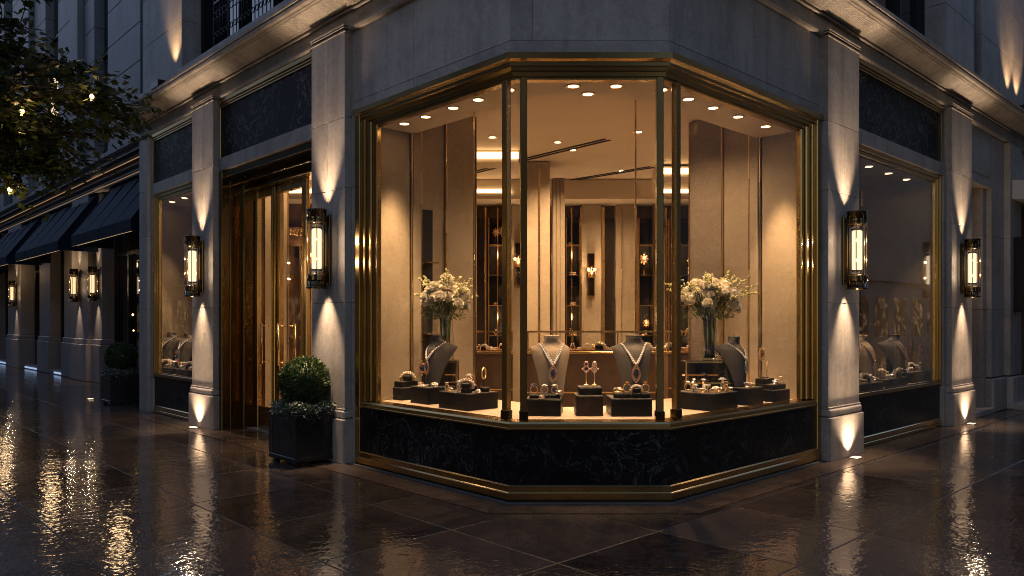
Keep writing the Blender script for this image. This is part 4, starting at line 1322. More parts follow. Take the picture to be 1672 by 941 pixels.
# side windows
BD = .33
for fr, u_, kd, nk, z_, sc_, lab, nlab in (('L', 275, 'gy', 'dia', .80, 1.0, 'grey velvet bust in the far left window, nearest the street end', 'white gold necklace on the bust farthest along the far left window'),
                                           ('L', 303, 'gy', 'dia', .80, 1.0, 'grey velvet bust in the far left window, by the lamp pilaster', 'white gold necklace on the bust beside the lamp pilaster, far left window'),
                                           ('R', 1414, 'cr', 'gold', .77, 1.06, 'cream velvet bust in the right display window, next to the lamp pilaster', 'rose gold necklace on the cream bust in the right display window'),
                                           ('R', 1466, 'gy', 'gold', .77, 1.06, 'grey velvet bust in the middle of the right display window', 'rose gold necklace on the grey bust in the right display window')):
    x_ = su(fr, u_, BD)
    p = FR[fr](x_, BD, 0); bust(kd, nk, (p[0], p[1], z_), ROT[fr], lab, nlab, sc_)
    block(x_ - .16, x_ + .16, BD - .06, BD + .16, PZ, z_ - .001, fr, 'black plinth under the ' + lab.replace('velvet ', ''), group='black plinths under the side window busts', name='bust_plinth')
    lamp('SPOT', 'added_bust_spot', FR[fr](x_ - .2, .14, 3.7), 320, WARM, FR[fr](x_, BD - .05, 1.15), .02, 22, .8)  # extra spot without a fixture, added to brighten the bust

# ================================================================== RINGS AND OTHER JEWELLERY
def make_ring(metal, stone, R0=.022, gem=.013, halo=False, wide=1.0):
    r_ = empty('ring')
    q = MB(); q.torus((0, 0, R0 + .003), R0, .0036, 22, 7, 'y', flat=wide); q.build('band', metal, r_)
    q = MB(); q.gem((0, 0, 2 * R0 + .012), gem, gem * .95, 8)
    if halo:
        for k in range(10):
            a_ = k * .6283; q.gem((gem * 1.25 * math.cos(a_), gem * 1.25 * math.sin(a_), 2 * R0 + .009), gem * .35, None, 6)
    q.build('gemstone', stone, r_)
    q = MB()
    for k in range(4):
        a_ = k * 1.57 + .785; q.tube([(.004 * math.cos(a_), .004 * math.sin(a_), 2 * R0), (gem * .9 * math.cos(a_), gem * .9 * math.sin(a_), 2 * R0 + .016)], .0016, 5)
    q.build('setting', metal, r_)
    return r_


def make_cuff(metal, stone):
    c_ = empty('cuff_bracelet')
    q = MB(); q.torus((0, 0, .0), .042, .010, 22, 8, 'y', a0=-.15, a1=math.pi + .15, flat=1.8); q.build('band', metal, c_)
    q = MB()
    for k in range(9):
        a_ = .35 + k * .305
        for yy_ in (-.012, 0, .012): q.ball((.053 * math.cos(a_), yy_, .053 * math.sin(a_)), .0062, 6, 4, smooth=False)
    q.build('stones', stone, c_)
    q = MB(); q.box(-.028, .028, -.03, .03, -.008, .032, .008); q.build('cushion', M['black_lacquer'], c_)
    return c_


def make_stand_piece(metal, stone, h=.10):
    """an oval jewelled head on a thin stem"""
    c_ = empty('jewel_stand')
    q = MB(); q.lathe([(.020, 0), (.020, .006), (.004, .012), (.0035, h)], (0, 0, 0), 12); q.build('stem', M['brass_dk'], c_)
    q = MB(); q.torus((0, 0, h + .035), .026, .006, 20, 7, 'y')
    for k in range(8):
        a_ = k * .785; q.ball((.034 * math.cos(a_), -.003, h + .035 + .040 * math.sin(a_)), .0075, 7, 5, smooth=False)
    q.build('ornament', metal, c_)
    q = MB(); q.gem((0, 0, 0), .017, .016, 8, fn=lambda x, y, z: (x, -z - .003, h + .035 + y * 1.2)); q.build('gemstone', stone, c_)
    return c_


def make_earrings():
    c_ = empty('earring_stand')
    for sg in (-1, 1):
        x0 = sg * .036
        q = MB(); q.lathe([(.024, 0), (.024, .012), (.020, .016), (.004, .02), (.004, .12)], (x0, 0, 0), 12); q.build('stem', M['gold'], c_)
        q = MB()
        q.torus((x0, 0, .150), .022, .006, 18, 7, 'y'); q.torus((x0, 0, .192), .016, .006, 16, 7, 'y'); q.ball((x0 + .031, 0, .150), .009, 8, 6); q.ball((x0 - .031, 0, .150), .009, 8, 6)
        q.ball((x0, 0, .122), .013, 8, 6); q.ball((x0 + .012, 0, .172), .007, 7, 5); q.ball((x0 - .012, 0, .172), .007, 7, 5)
        for k in range(7):
            a_ = k * .9; q.ball((x0 + .026 * math.cos(a_), -.006, .150 + .026 * math.sin(a_)), .005, 6, 4, smooth=False)
        e_ = q.build('earring', M['rose_gold'], c_)
        q = MB(); q.gem((0, 0, 0), .014, .013, 8, fn=lambda x, y, z: (x0 + x, -z - .004, .150 + y)); q.gem((0, 0, 0), .009, .010, 8, fn=lambda x, y, z: (x0 + x, -z - .004, .192 + y)); q.build('gemstone', M['sapphire'] if sg < 0 else M['gem'], e_)
    return c_


def make_trinket(metal, seed):
    """a low heap-like brooch: several curled loops and set stones joined on one plate"""
    random.seed(seed)
    c_ = empty('brooch')
    q = MB(); q.lathe([(.03, 0), (.03, .004), (.024, .008)], (0, 0, 0), 12, sy=.7)
    for k in range(4):
        a_ = random.uniform(0, 6.28); q.torus((.016 * math.cos(a_), .011 * math.sin(a_), .014), random.uniform(.009, .014), .003, 14, 6, random.choice('yxz'))
    q.build('mount', metal, c_)
    q = MB()
    for k in range(6):
        a_ = k * 1.05; q.gem((.019 * math.cos(a_), .014 * math.sin(a_), .014 + random.uniform(0, .012)), random.uniform(.006, .010), None, 7)
    q.gem((0, 0, .026), .012, None, 8)
    q.build('stones', M['gem'], c_)
    return c_


def make_hoop():
    c_ = empty('hoop_bangle')
    q = MB(); q.torus((0, 0, .085), .034, .0055, 26, 8, 'x'); q.build('hoop', M['gold'], c_)
    q = MB(); q.tube([(0, 0, 0), (0, 0, .10)], .005, 8); q.build('stem', M['black'], c_)
    return c_


def make_bracelet():
    c_ = empty('chain_bracelet')
    q = MB(); q.torus((0, 0, .007), .032, .004, 26, 6, 'z'); q.build('links', M['rose_gold'], c_)
    q = MB()
    for k in range(18):
        a_ = k * .349; q.gem((.034 * math.cos(a_), .034 * math.sin(a_), .011), .0055, None, 6)
    q.build('stones', M['gem'], c_)
    return c_


J = {'r_gold': make_ring(M['gold'], M['gem'], .022, .014), 'r_rose': make_ring(M['rose_gold'], M['gem'], .020, .012, True), 'r_sil': make_ring(M['silver'], M['gem'], .021, .013, True), 'r_top': make_ring(M['gold'], M['topaz'], .022, .013),
     'r_big': make_ring(M['silver'], M['gem'], .034, .013, False, 2.0), 'r_sap': make_ring(M['rose_gold'], M['sapphire'], .022, .014, True),
     'cuff_r': make_cuff(M['rose_gold'], M['gem']), 'cuff_g': make_cuff(M['gold'], M['gem']), 'st_g': make_stand_piece(M['gold'], M['gem']), 'st_s': make_stand_piece(M['rose_gold'], M['sapphire'], .085),
     'st_t': make_stand_piece(M['gold'], M['topaz'], .12), 'ear': make_earrings(), 'br_g': make_trinket(M['gold'], 1), 'br_r': make_trinket(M['rose_gold'], 2), 'br_s': make_trinket(M['silver'], 5), 'hoop': make_hoop(), 'brac': make_bracelet()}
CAT = {'r_gold': 'ring', 'r_rose': 'ring', 'r_sil': 'ring', 'r_top': 'ring', 'r_big': 'ring', 'r_sap': 'ring', 'cuff_r': 'bracelet', 'cuff_g': 'bracelet', 'st_g': 'jewel on stand', 'st_s': 'jewel on stand', 'st_t': 'jewel on stand', 'ear': 'earrings',
       'br_g': 'brooch', 'br_r': 'brooch', 'br_s': 'brooch', 'hoop': 'bangle', 'brac': 'bracelet'}
DESC = {'r_gold': 'gold solitaire ring', 'r_rose': 'rose gold cluster ring', 'r_sil': 'pale cluster ring', 'r_top': 'amber ring', 'r_big': 'large pale ring', 'r_sap': 'blue stone ring',
        'cuff_r': 'rose gold cuff', 'cuff_g': 'gold cuff', 'st_g': 'gold stem jewel', 'st_s': 'blue stem jewel', 'st_t': 'amber stem jewel', 'ear': 'paired gold earrings',
        'br_g': 'gold brooch', 'br_r': 'rose gold brooch', 'br_s': 'silvery brooch', 'hoop': 'plain gold hoop', 'brac': 'rose gold bracelet'}


def jewel(k, P, rz, where, sc=1.0, group='jewellery in the bay window'):
    if group == 'jewellery in the bay window' and k != 'ear': sc *= 1.45
    return place(J[k], P, rz, f'{DESC[k]} {where}', CAT[k], group, sc)


def on(fr, s_, d_, z): return FR[fr](s_, d_, z)


# left bay
jewel('cuff_r', on('L', 2.46, .56, .93), BL + .9, 'on the two-step stand, nearest the left brass jamb', 1.05)
jewel('cuff_g', on('L', 2.33, .56, .93), BL + .7, 'on the two-step stand beside the left charcoal bust', 1.15)
jewel('st_s', on('L', 2.13, .62, .845), BL + .3, 'between the two-step stand and the left charcoal bust', 1.3)
block(2.09, 2.2, .56, .68, PZ, .844, 'L', 'narrow black block carrying the blue jewel stem beside the left bust')
jewel('brac', on('L', 1.86, .43, .886), BL, 'lying at the front of the block under the left bust', 1.1)
jewel('br_s', on('L', 1.74, .50, .886), BL, 'standing beside the foot of the left bust', 1.2)
jewel('br_s', on('L', 1.52, .60, PZ), BL, 'low on the platform between the left bust block and wide block', 1.2)
jewel('r_rose', on('L', 1.22, .55, .931), BL + .4, 'highest on the wide block left of the glass corner', 1.5)
jewel('br_r', on('L', 1.25, .52, .931), BL, 'in front of the highest ring on the wide left block', 1.1)
jewel('cuff_r', on('L', 1.05, .37, .93), BL + .8, 'on the little riser at the front of the wide left block', 1.15)
jewel('br_r', on('L', 1.16, .40, .876), BL + 1, 'lying left of the cuff on the wide left block', 1.0)
jewel('hoop', on('L', 1.015, .58, .926), BL + .5, 'standing at the right end of the wide left block', 1.15)
jewel('r_sil', on('L', 1.32, .50, .876), BL, 'at the left back of the wide left block', 1.2)
for k, (j, s_, d_, sc_) in enumerate((('r_gold', 1.38, .38, 1.0), ('br_g', 1.30, .36, .9), ('r_rose', 1.10, .46, 1.0), ('br_s', .985, .47, .8), ('r_gold', 1.36, .62, 1.0))):
    jewel(j, on('L', s_, d_, .876), BL + k, ('at the left front corner of the wide left block', 'near the left front of the wide left block', 'in the middle of the wide left block, behind the cuff', 'by the hoop riser on the wide left block', 'at the back left of the wide left block')[k], sc_)
jewel('br_r', on('L', 1.95, .46, .886), BL + 1, 'at the left front of the block under the left bust', .9)
jewel('r_gold', on('L', 2.52, .47, .916), BL, 'at the street edge of the two-step stand by the left jamb', .8)
# centre
for k, j in enumerate(('r_sap', 'r_rose', 'r_rose')):
    x = ax(864.5 + 17 * k, 7.3) + .046; jewel(j, (x, 7.357, .906), R(10 - 14 * k), f'on the {ORD[k]} ring cushion in front of the taupe bust', 1.15)
jewel('br_r', (ax(884, 7.3), 7.30, .866), .3, 'in front of the ring cushions under the taupe bust', .7)
jewel('br_r', (ax(912, 7.36), 7.335, .906), .3, 'right of the third ring cushion under the taupe bust', .9)
jewel('ear', (ax(964, 7.4), 7.41, .976), 0, 'in the middle of the bay between the two centre busts', 1.12)
for k, j in enumerate(('br_g', 'r_top', 'cuff_g', 'r_top')):
    x = ax(1003 + 15 * k, 7.28) + .042
    jewel(j, (x, 7.32, .93 if j == 'cuff_g' else .921), R(8 * k - 10), f'on the {ORD[k]} ring cushion before the charcoal bust right of centre', (.85 if j == 'cuff_g' else 1.2 if j != 'br_g' else 1.1))
# right bay
for k, (j, s_, d_, a_, sc_) in enumerate((('br_g', 1.12, .36, 0, 1.1), ('r_big', 1.16, .50, .4, 1.1), ('br_r', 1.22, .30, .8, 1.2), ('cuff_g', 1.25, .42, .2, .75), ('r_gold', 1.34, .50, .5, 1.4), ('br_g', 1.33, .32, 1.4, 1.1),
                                          ('br_r', 1.42, .40, .1, 1.1), ('r_sil', 1.48, .36, .8, 1.6), ('br_g', 1.47, .28, 2, 1.0), ('r_top', 1.42, .28, .9, 1.2))):
    z = .876 + (.012 if j == 'cuff_g' else 0)
    jewel(j, on('R', s_, d_, z), BR_ + a_, f'{ORD[k]} from the left on the wide right block', sc_)
for k, (j, s_, d_, sc_) in enumerate((('r_gold', 1.10, .28, 1.0), ('r_rose', 1.30, .60, 1.1), ('r_gold', 1.20, .60, 1.1), ('brac', 1.40, .56, .9), ('r_sil', 1.10, .44, 1.0))):
    jewel(j, on('R', s_, d_, .876), BR_ + k, ('at the left front corner of the wide right block', 'in the middle of the back row on the wide right block', 'at the left of the back row on the wide right block', 'lying flat at the right back of the wide right block', 'at the left edge of the wide right block')[k], sc_)
jewel('br_r', on('R', 1.92, .31, .886), BR_, 'at the left foot of the bust on the right of the bay', 1.4)
jewel('br_g', on('R', 2.02, .31, .886), BR_ + 1, 'at the right foot of the bust on the right of the bay', 1.0)
jewel('st_t', on('R', 2.40, .41, .956), BR_, 'on the top step nearest the right brass jamb', 1.25)
jewel('st_g', on('R', 2.52, .41, .956), BR_ + .3, 'lower and right of the tall amber jewel by the right jamb', .72)
jewel('br_s', on('R', 2.46, .27, .896), BR_, 'on the middle step by the right brass jamb', 1.3)
jewel('r_rose', on('R', 2.58, .27, .896), BR_, 'at the right end of the middle step by the right jamb', 1.0)

# side window displays
WT = [('L', 257, 281, .11, .25, .80, 'low black tray at the street end of the far left window'), ('L', 286, 322, .11, .25, .80, 'low black tray beside the pilaster in the far left window'),
      ('R', 1388, 1442, .10, .25, .79, 'flat black tray nearest the lamp pilaster in the right display window'), ('R', 1446, 1482, .10, .25, .81, 'flat black tray in the middle of the right display window'),
      ('R', 1487, 1520, .12, .34, .86, 'tall black block at the right end of the right display window')]
WB = []
for fr, u0, u1, d0, d1, z1, lab in WT:
    s0, s1 = sorted((su(fr, u0, d0), su(fr, u1, d0)))
    block(s0, s1, d0, d1, PZ, z1, fr, lab, group='black trays in the side windows'); WB.append((fr, s0 + .05, s1 - .05, d0 + .045, d1 - .045, z1 + .001))
random.seed(21)
keys = ['br_s', 'r_sil', 'br_r', 'r_gold', 'r_rose', 'cuff_g', 'br_g']
for nm, (fr, s0, s1, d0, d1, z), n in zip(('the street-end tray, far left window', 'the pilaster-side tray, far left window', 'the pilaster-side tray, right window', 'the middle tray, right window', 'the tall block, right window'), WB, (9, 10, 10, 9, 9)):
    for k in range(n):
        j = keys[(k * 3 + len(nm)) % len(keys)]
        s_ = s0 + (s1 - s0) * (k + .5) / n; d_ = d0 + (d1 - d0) * random.random()
        jewel(j, on(fr, s_, d_, z + (.012 if j == 'cuff_g' else 0)), ROT[fr] + random.uniform(-.6, .6), f'{ORD[k]} from the corner side on {nm}', random.uniform(1.6, 2.4), 'jewellery in the side windows')
for fr, u_, d_, z, j, lab, sc_ in (('R', 1442, .33, .703, 'st_g', 'between the two busts in the right window', 2.2), ('R', 1503, .26, .861, 'st_g', 'tallest on the end block of the right window', 2.2),
                                   ('R', 1490, .42, .703, 'st_t', 'on the platform behind the end block, right window', 3.4), ('L', 290, .33, .703, 'st_s', 'between the two busts of the far left window', 2.4)):
    jewel(j, on(fr, su(fr, u_, d_), d_, z), ROT[fr], lab, sc_, 'jewellery in the side windows')

# ================================================================== BOUQUETS
def make_vase():
    v = empty('glass_vase')
    q = MB(); q.lathe([(.085, .0), (.105, .01), (.108, .20), (.098, .36), (.092, .46), (.112, .52), (.106, .52), (.087, .46), (.092, .36), (.10, .2), (.098, .02), (.0, .02)], (0, 0, 0), 32, True, cap=False)
    q.build('body', M['glass_vase'], v)
    q = MB(); q.lathe([(.0, .021), (.097, .021), (.099, .2), (.0, .2)], (0, 0, 0), 24, True, cap=False); q.build('water', M['glass_vase'], v)
    return v


def make_rose(seed):
    """a round, many-petalled bloom: cupped petals overlapping over a ball"""
    random.seed(seed)
    q = MB()
    Rb = .042
    n = 30
    for k in range(n):
        t = (k + .5) / n
        ph = math.pi * .66 * t ** .75            # polar angle from the top of the bloom
        a_ = k * 2.39996 + random.uniform(-.2, .2)
        ez = Vector((math.sin(ph) * math.cos(a_), math.sin(ph) * math.sin(a_), math.cos(ph)))
        up = (Vector((0, 0, 1)) - ez * ez.z)
        up = up.normalized() if up.length > 1e-3 else Vector((1, 0, 0))
        sd_ = ez.cross(up)
        w_ = .019 + .016 * t; h_ = .020 + .016 * t
        vs = []
        for i in range(4):
            for j in range(5):
                u_ = (j / 4 - .5) * 2; v_ = i / 3
                ww = w_ * (.55 + .5 * math.sin(math.pi * (.15 + .7 * v_)))
                p = ez * Rb * (.72 + .28 * t) + sd_ * u_ * ww + up * (v_ - .45) * h_ * 1.5
                p = p - ez * (u_ * u_) * ww * .3 + ez * (.003 + .020 * v_ * v_ * (1 - .3 * u_ * u_) * (.4 + t))
                vs.append(p + Vector((0, 0, .03)))
        q.add(vs, [(i * 5 + j, i * 5 + j + 1, i * 5 + j + 6, i * 5 + j + 5) for i in range(3) for j in range(4)], True)
    q.ball((0, 0, .03), Rb * .8, 10, 7)
    return q


rose_meshes = []
for sd0 in (1, 2, 3):
    o = make_rose(sd0).build('rose', M['petal'], fixn=False); rose_meshes.append(o.data); bpy.data.objects.remove(o)


def make_bouquet(seed):
    random.seed(seed)
    bq = empty('flower_bouquet')
    heads = []
    for i in range(34):
        for _ in range(60):
            a_ = random.uniform(0, 6.283); rr = random.uniform(0, 1) ** .6
            x, y = .27 * rr * math.cos(a_), .23 * rr * math.sin(a_)
            z = .75 + .16 * math.sqrt(max(0, 1 - rr * rr)) + random.uniform(-.13, .03) - .05 * rr
            if all((x - h[0]) ** 2 + (y - h[1]) ** 2 + (z - h[2]) ** 2 > .0052 for h in heads): break
        heads.append((x, y, z))
    stems = MB()
    for i, (x, y, z) in enumerate(heads):
        o_ = bpy.data.objects.new('rose', rose_meshes[i % 3]); COL.objects.link(o_); o_.parent = bq
        o_.location = (x, y, z)
        d_ = Vector((x * 2.2, y * 2.2 - .14, .35)).normalized()
        o_.rotation_euler = (d_.to_track_quat('Z', 'Y') @ Matrix.Rotation(random.uniform(0, 6.28), 3, 'Z').to_quaternion()).to_euler()
        sc_ = random.uniform(.9, 1.3); o_.scale = (sc_, sc_, sc_)
        stems.tube([(x * .18 - y * .12, y * .18 + x * .12, .03), (x * .28, y * .28, .48), (x * .8, y * .8, z - .08), (x, y, z)], .0045, 6)
    for i in range(18):
        a_ = random.uniform(0, 6.283); stems.tube([(.06 * math.cos(a_), .06 * math.sin(a_), .03), (.05 * math.cos(a_ + 2), .05 * math.sin(a_ + 2), .5)], .004, 5)
    stems.build('stems', M['stemleaf'], bq)
    # bud sprays: arching stems with round buds
    for i in range(30):
        a_ = i * 6.283 / 30 + random.uniform(-.2, .2)
        out = random.uniform(.20, .44); top = random.uniform(.92, 1.16) - out * .5
        if abs(math.cos(a_)) > .8: out *= 1.25
        p0 = Vector((.03 * math.cos(a_), .03 * math.sin(a_), .5)); p2 = Vector((out * math.cos(a_), out * .85 * math.sin(a_), top)); p1 = (p0 + p2) / 2 + Vector((0, 0, .10))
        curve = [(p0 * (1 - t) ** 2 + p1 * 2 * t * (1 - t) + p2 * t * t) for t in [k / 8 for k in range(9)]]
        st = MB(); st.tube(curve, .003, 5)
        so = st.build('spray', M['stemleaf'], bq)
        bd = MB()
        for k in range(20):
            t = .66 + .36 * k / 19
            c_ = p0 * (1 - t) ** 2 + p1 * 2 * t * (1 - t) + p2 * t * t
            w_ = .045 * (1.15 - t) + .008
            o3 = Vector((random.uniform(-1, 1), random.uniform(-1, 1), random.uniform(-.6, 1))) * w_
            bd.ball(c_ + o3, random.uniform(.006, .012), 7, 5)
        bd.build('buds', M['bud'], so)
    lf = MB()
    for i in range(330):
        a_ = random.uniform(0, 6.283); rr = random.uniform(.05, .27); c_ = Vector((rr * math.cos(a_), rr * .9 * math.sin(a_), random.uniform(.48, .72)))
        up = Vector((math.cos(a_), math.sin(a_), random.uniform(-.7, .8))).normalized(); sd_ = up.cross(Vector((0, 0, 1))).normalized(); L_ = random.uniform(.03, .07)
        n_ = sd_.cross(up)
        lf.add([c_, c_ + up * L_ * .5 + sd_ * L_ * .26 + n_ * .006, c_ + up * L_ - n_ * .008, c_ + up * L_ * .5 - sd_ * L_ * .26 + n_ * .006], [(0, 1, 2), (0, 2, 3)], True)
    lf.build('leaves', M['stemleaf'], bq, fixn=False)
    return bq


for P_, Q_ in ((LP(1.55, .45, 3.80), (ax(727, 8.72), 8.72, 1.85)), (RP(1.25, .5, 3.80), (ax(1158, 8.62), 8.62, 1.85))):
    lamp('SPOT', 'added_bouquet_spot', P_, 190, WARM, Q_, .03, 34, .8)  # no fixture here: spots added to brighten the bouquets
for P_, Q_, e_ in ((LP(1.5, .13, 3.79), LP(1.86, .5, 1.2), 240), ((ax(912, 6.93), 6.93, 3.79), (ax(901, 7.5), 7.48, 1.2), 240), ((ax(1022, 6.93), 6.93, 3.79), (ax(1035, 7.5), 7.48, 1.2), 300), (RP(1.6, .13, 3.79), RP(1.96, .4, 1.2), 270)):
    lamp('SPOT', 'added_bust_spot', P_, e_, WARM, Q_, .02, 17, .8)  # added spots, no fixture modelled, to lift the bay busts
va0 = make_vase(); bq0 = make_bouquet(4); bq1 = make_bouquet(9)
VR = (ax(1158, 8.62), 8.62); VL = (ax(727, 8.72), 8.72)
place(va0, (VR[0], VR[1], 1.165), 0, 'clear glass vase on the dark glass cabinet at the right of the bay', 'vase', 'glass vases', .98)
place(va0, (VL[0], VL[1], 1.165), 0, 'clear glass vase behind the left charcoal bust', 'vase', 'glass vases', .98)
place(bq1, (VR[0], VR[1], 1.165), 0, 'white roses and arching bud sprays in the right vase', 'bouquet', 'white rose bouquets', .98)
place(bq0, (VL[0], VL[1], 1.165), 1.9, 'white roses and arching bud sprays in the left vase behind the charcoal bust', 'bouquet', 'white rose bouquets', .98)


def case(name, x0, x1, y0, y1, z0, z1, lab, shelf=None, group='brass-edged glass cases', rot=0.0, base=None, cat='showcase'):
    """glass case with brass edges; local origin at its base centre"""
    o_ = empty(name, ((x0 + x1) / 2, (y0 + y1) / 2, z0), rot, lab, cat, group)
    hx, hy, h = (x1 - x0) / 2, (y1 - y0) / 2, z1 - z0
    q = MB(); e_ = .009
    zb = base if base else 0.0
    for sx_ in (-1, 1):
        for sy_ in (-1, 1):
            q.box(sx_ * hx - e_, sx_ * hx + e_, sy_ * hy - e_, sy_ * hy + e_, zb, h)
    nx = max(1, int((x1 - x0) / .5))
    for z in [zb + .01, h - .009] + ([shelf] if shelf else []):
        q.box(-hx, hx, -hy - e_ + .001, -hy + e_ - .001, z - e_, z + e_); q.box(-hx, hx, hy - e_ + .001, hy + e_ - .001, z - e_, z + e_)
        for sx_ in (-1, 1): q.box(sx_ * hx - e_ + .001, sx_ * hx + e_ - .001, -hy, hy, z - e_ + .001, z + e_ - .001)
    for k in range(1, nx):
        x = -hx + 2 * hx * k / nx; q.box(x - .007, x + .007, -hy - .007, -hy + .007, zb, h - .01)
    q.build('frame', M['brass_br'], o_)
    q = MB(); t_ = .003
    q.box(-hx, hx, -hy - t_, -hy + t_, zb + .02, h - .02); q.box(-hx, hx, -hy, hy, h - .012, h - .006)
    q.build('glass', M['glass_clear'] if base else M['glass_case'], o_)
    if base:
        q = MB(); q.box(-hx - .01, hx + .01, -hy - .01, hy + .01, 0, base - .03, .005); q.build('cabinet', M['wood'], o_)
        q = MB(); q.box(-hx - .03, hx + .03, -hy - .03, hy + .03, base - .029, base, .008); q.build('top_edge', M['brass_br'], o_)
        q = MB(); q.box(-hx - .014, hx + .014, -hy - .014, -hy - .011, base * .58, base * .58 + .018); q.build('brass_line', M['brass_br'], o_)
    if shelf:
        q = MB(); q.box(-hx + .01, hx - .01, -hy + .02, hy - .01, shelf - .012, shelf - .002); q.build('shelf', M['brass_br'], o_)
        q = MB(); q.box(-hx + .03, hx - .03, hy - .03, hy - .015, shelf + .06, shelf + .075); q.build('shelf_light', M['dimwarm'], o_)
    if not base:
        q = MB(); q.box(-hx, hx, -hy, hy, h - .005, h + .0, .001); q.build('top', M['black_lacquer'], o_)
        q = MB(); q.box(-hx + .012, hx - .012, hy - .02, hy - .012, .02, h - .02); q.build('back', M['wood'], o_)
    return o_


case('display_cabinet', VR[0] - .30, VR[0] + .30, VR[1] - .17, VR[1] + .17, PZ, 1.163, 'dark glass cabinet with a lit jewel shelf under the right vase', .22, 'cabinets under the vases', R(0), cat='cabinet')
case('display_cabinet', VL[0] - .14, VL[0] + .14, VL[1] - .14, VL[1] + .14, PZ, 1.163, 'narrow dark glass cabinet under the left vase, behind the bust', .22, 'cabinets under the vases', 0, cat='cabinet')
for k in range(6):
    jewel(('brac', 'br_g', 'r_gold', 'br_g', 'cuff_g', 'r_top')[k], (VR[0] - .23 + .092 * k, VR[1] - .05, PZ + .221 + (.01 if k == 4 else 0)), .2 * k, f'{ORD[k]} from the left on the lit shelf under the right vase', 1.1)
# showcases of the sales room
cases = [('centre', ax(862, 9.35), ax(1082, 9.35), 9.35), ('left', ax(745, 9.9), ax(836, 9.9), 9.9), ('right', ax(1092, 10.2), ax(1190, 10.2), 10.2)]
for nm, x0, x1, y in cases:
    case('glass_showcase', x0, x1, y, y + .5, .02, az(541, y), f'long brass-framed glass showcase full of jewels, {"behind the two centre busts" if nm == "centre" else "between left bouquet and corner post" if nm == "left" else "behind the right corner post"}', None, 'glass showcases in the sales room', 0, az(574, y) - .02)
    zt = az(574, y) + .001
    n = 19 if nm == 'centre' else 9
    random.seed(len(nm))
    for k in range(n):
        j = keys[(k * 2 + len(nm)) % 7]
        x = x0 + .07 + (x1 - x0 - .14) * k / (n - 1)
        jewel(j, (x, y + random.uniform(.1, .4), zt + (.014 if j == 'cuff_g' else 0)), random.uniform(-1, 1), f'{ORD[k]} from the left inside the {nm} glass showcase', random.uniform(1.2, 1.75), 'jewellery in the sales room showcases')

# shelf niches on the back wall with lit pieces
def niche(u0, u1, lab, nsh, seed, short):
    y = YB - .1; x0, x1 = ax(u0, y), ax(u1, y)
    random.seed(seed)
    o_ = empty('shelf_unit', ((x0 + x1) / 2, y, .02), 0, lab, 'shelf unit', 'dark shelf units along the back wall')
    hx = (x1 - x0) / 2
    q = MB()
    for sx_ in (-1, 1): q.box(sx_ * (hx - .02) - .012, sx_ * (hx - .02) + .012, -.35, 0.0, 0, 3.55)
    q.build('upright', M['brass'], o_)
    zs = [.75 + 2.3 * i / (nsh - 1) for i in range(nsh)]
    for z in zs:
        q = MB(); q.box(-hx + .033, hx - .033, -.34, -.01, z - .012, z); q.build('shelf', M['brass_br'], o_)
    q = MB(); q.box(-hx + .04, hx - .04, -.02, -.008, .1, 3.5); q.build('back', M['slot'], o_)
    cnt = 0
    for zi, z in enumerate(zs):
        n = max(2, int((x1 - x0) / .22))
        for k in range(n):
            if random.random() < .35: continue
            j = random.choice(['br_g', 'r_gold', 'st_g', 'br_r', 'cuff_g'])
            x = x0 + .1 + (x1 - x0 - .2) * (k + .5) / n
            jewel(j, (x, y - random.uniform(.1, .28), z + .021 + (.02 if j == 'cuff_g' else 0)), random.uniform(-1, 1), f'{ORD[k]} from left, {ORD[zi]} shelf up, {short}', random.uniform(1.5, 2.3), 'jewellery on the back wall shelves')
    lamp('POINT', 'shelf_glow', ((x0 + x1) / 2, y - .32, 2.9), 2.5, WARM2, None, .05)
    lamp('POINT', 'shelf_glow', ((x0 + x1) / 2, y - .32, 1.7), 2.5, WARM2, None, .05)


niche(921, 946, 'slim shelf unit left of the back wall lamp, between piers', 5, 1, 'slim unit left of pier lamp')
niche(1037, 1063, 'slim shelf unit behind the right centre post, between piers', 5, 2, 'slim unit behind right centre post')
niche(1086, 1160, 'wide shelf unit at the right of the back wall, behind the right bouquet', 5, 3, 'wide unit behind right bouquet')
niche(797, 832, 'tall shelf unit behind the left corner post, beside the brass doors', 5, 4, 'tall unit behind left corner post')

# interior sconces
def make_in_sconce():
    r_ = empty('interior_sconce')
    q = MB(); q.box(-.06, .06, -.02, 0, -.36, .36, .006); q.build('back_plate', M['brass'], r_)
    for sg in (-1, 1):
        q = MB(); q.lathe([(.045, .06 * sg), (.045, .33 * sg)], (0, -.09, 0), 12); q.lathe([(.052, .32 * sg), (.052, .34 * sg)], (0, -.09, 0), 12); q.build('glass_tube', M['glass_case'], r_)
    q = MB(); q.lathe([(.05, -.05), (.06, -.03), (.06, .03), (.05, .05)], (0, -.09, 0), 12); q.build('collar', M['brass_br'], r_)
    for x in (-.05, .05):
        q = MB(); q.ball((x, -.12, .08), .026, 8, 6); q.build('bulb', M['bulb'], r_)
    return r_


is0 = make_in_sconce()
for u_, y, v_, lab in ((965, YB - .25, 449, 'small gilt wall lamp on the pale pier in the middle of the back wall'), (846, YB - .25, 432, 'small gilt wall lamp on the back wall behind the left corner post'), (505, YB - .25, 425, 'small gilt wall lamp seen through the entrance door')):
    P = (ax(u_, y), y - .0, az(v_, y))
    place(is0, P, 0, lab, 'wall lamp', 'gilt wall lamps on the back wall', 1.15)
    lamp('POINT', 'interior_sconce_glow', (P[0], P[1] - .3, P[2] + .1), 9, WARM2, None, .06)

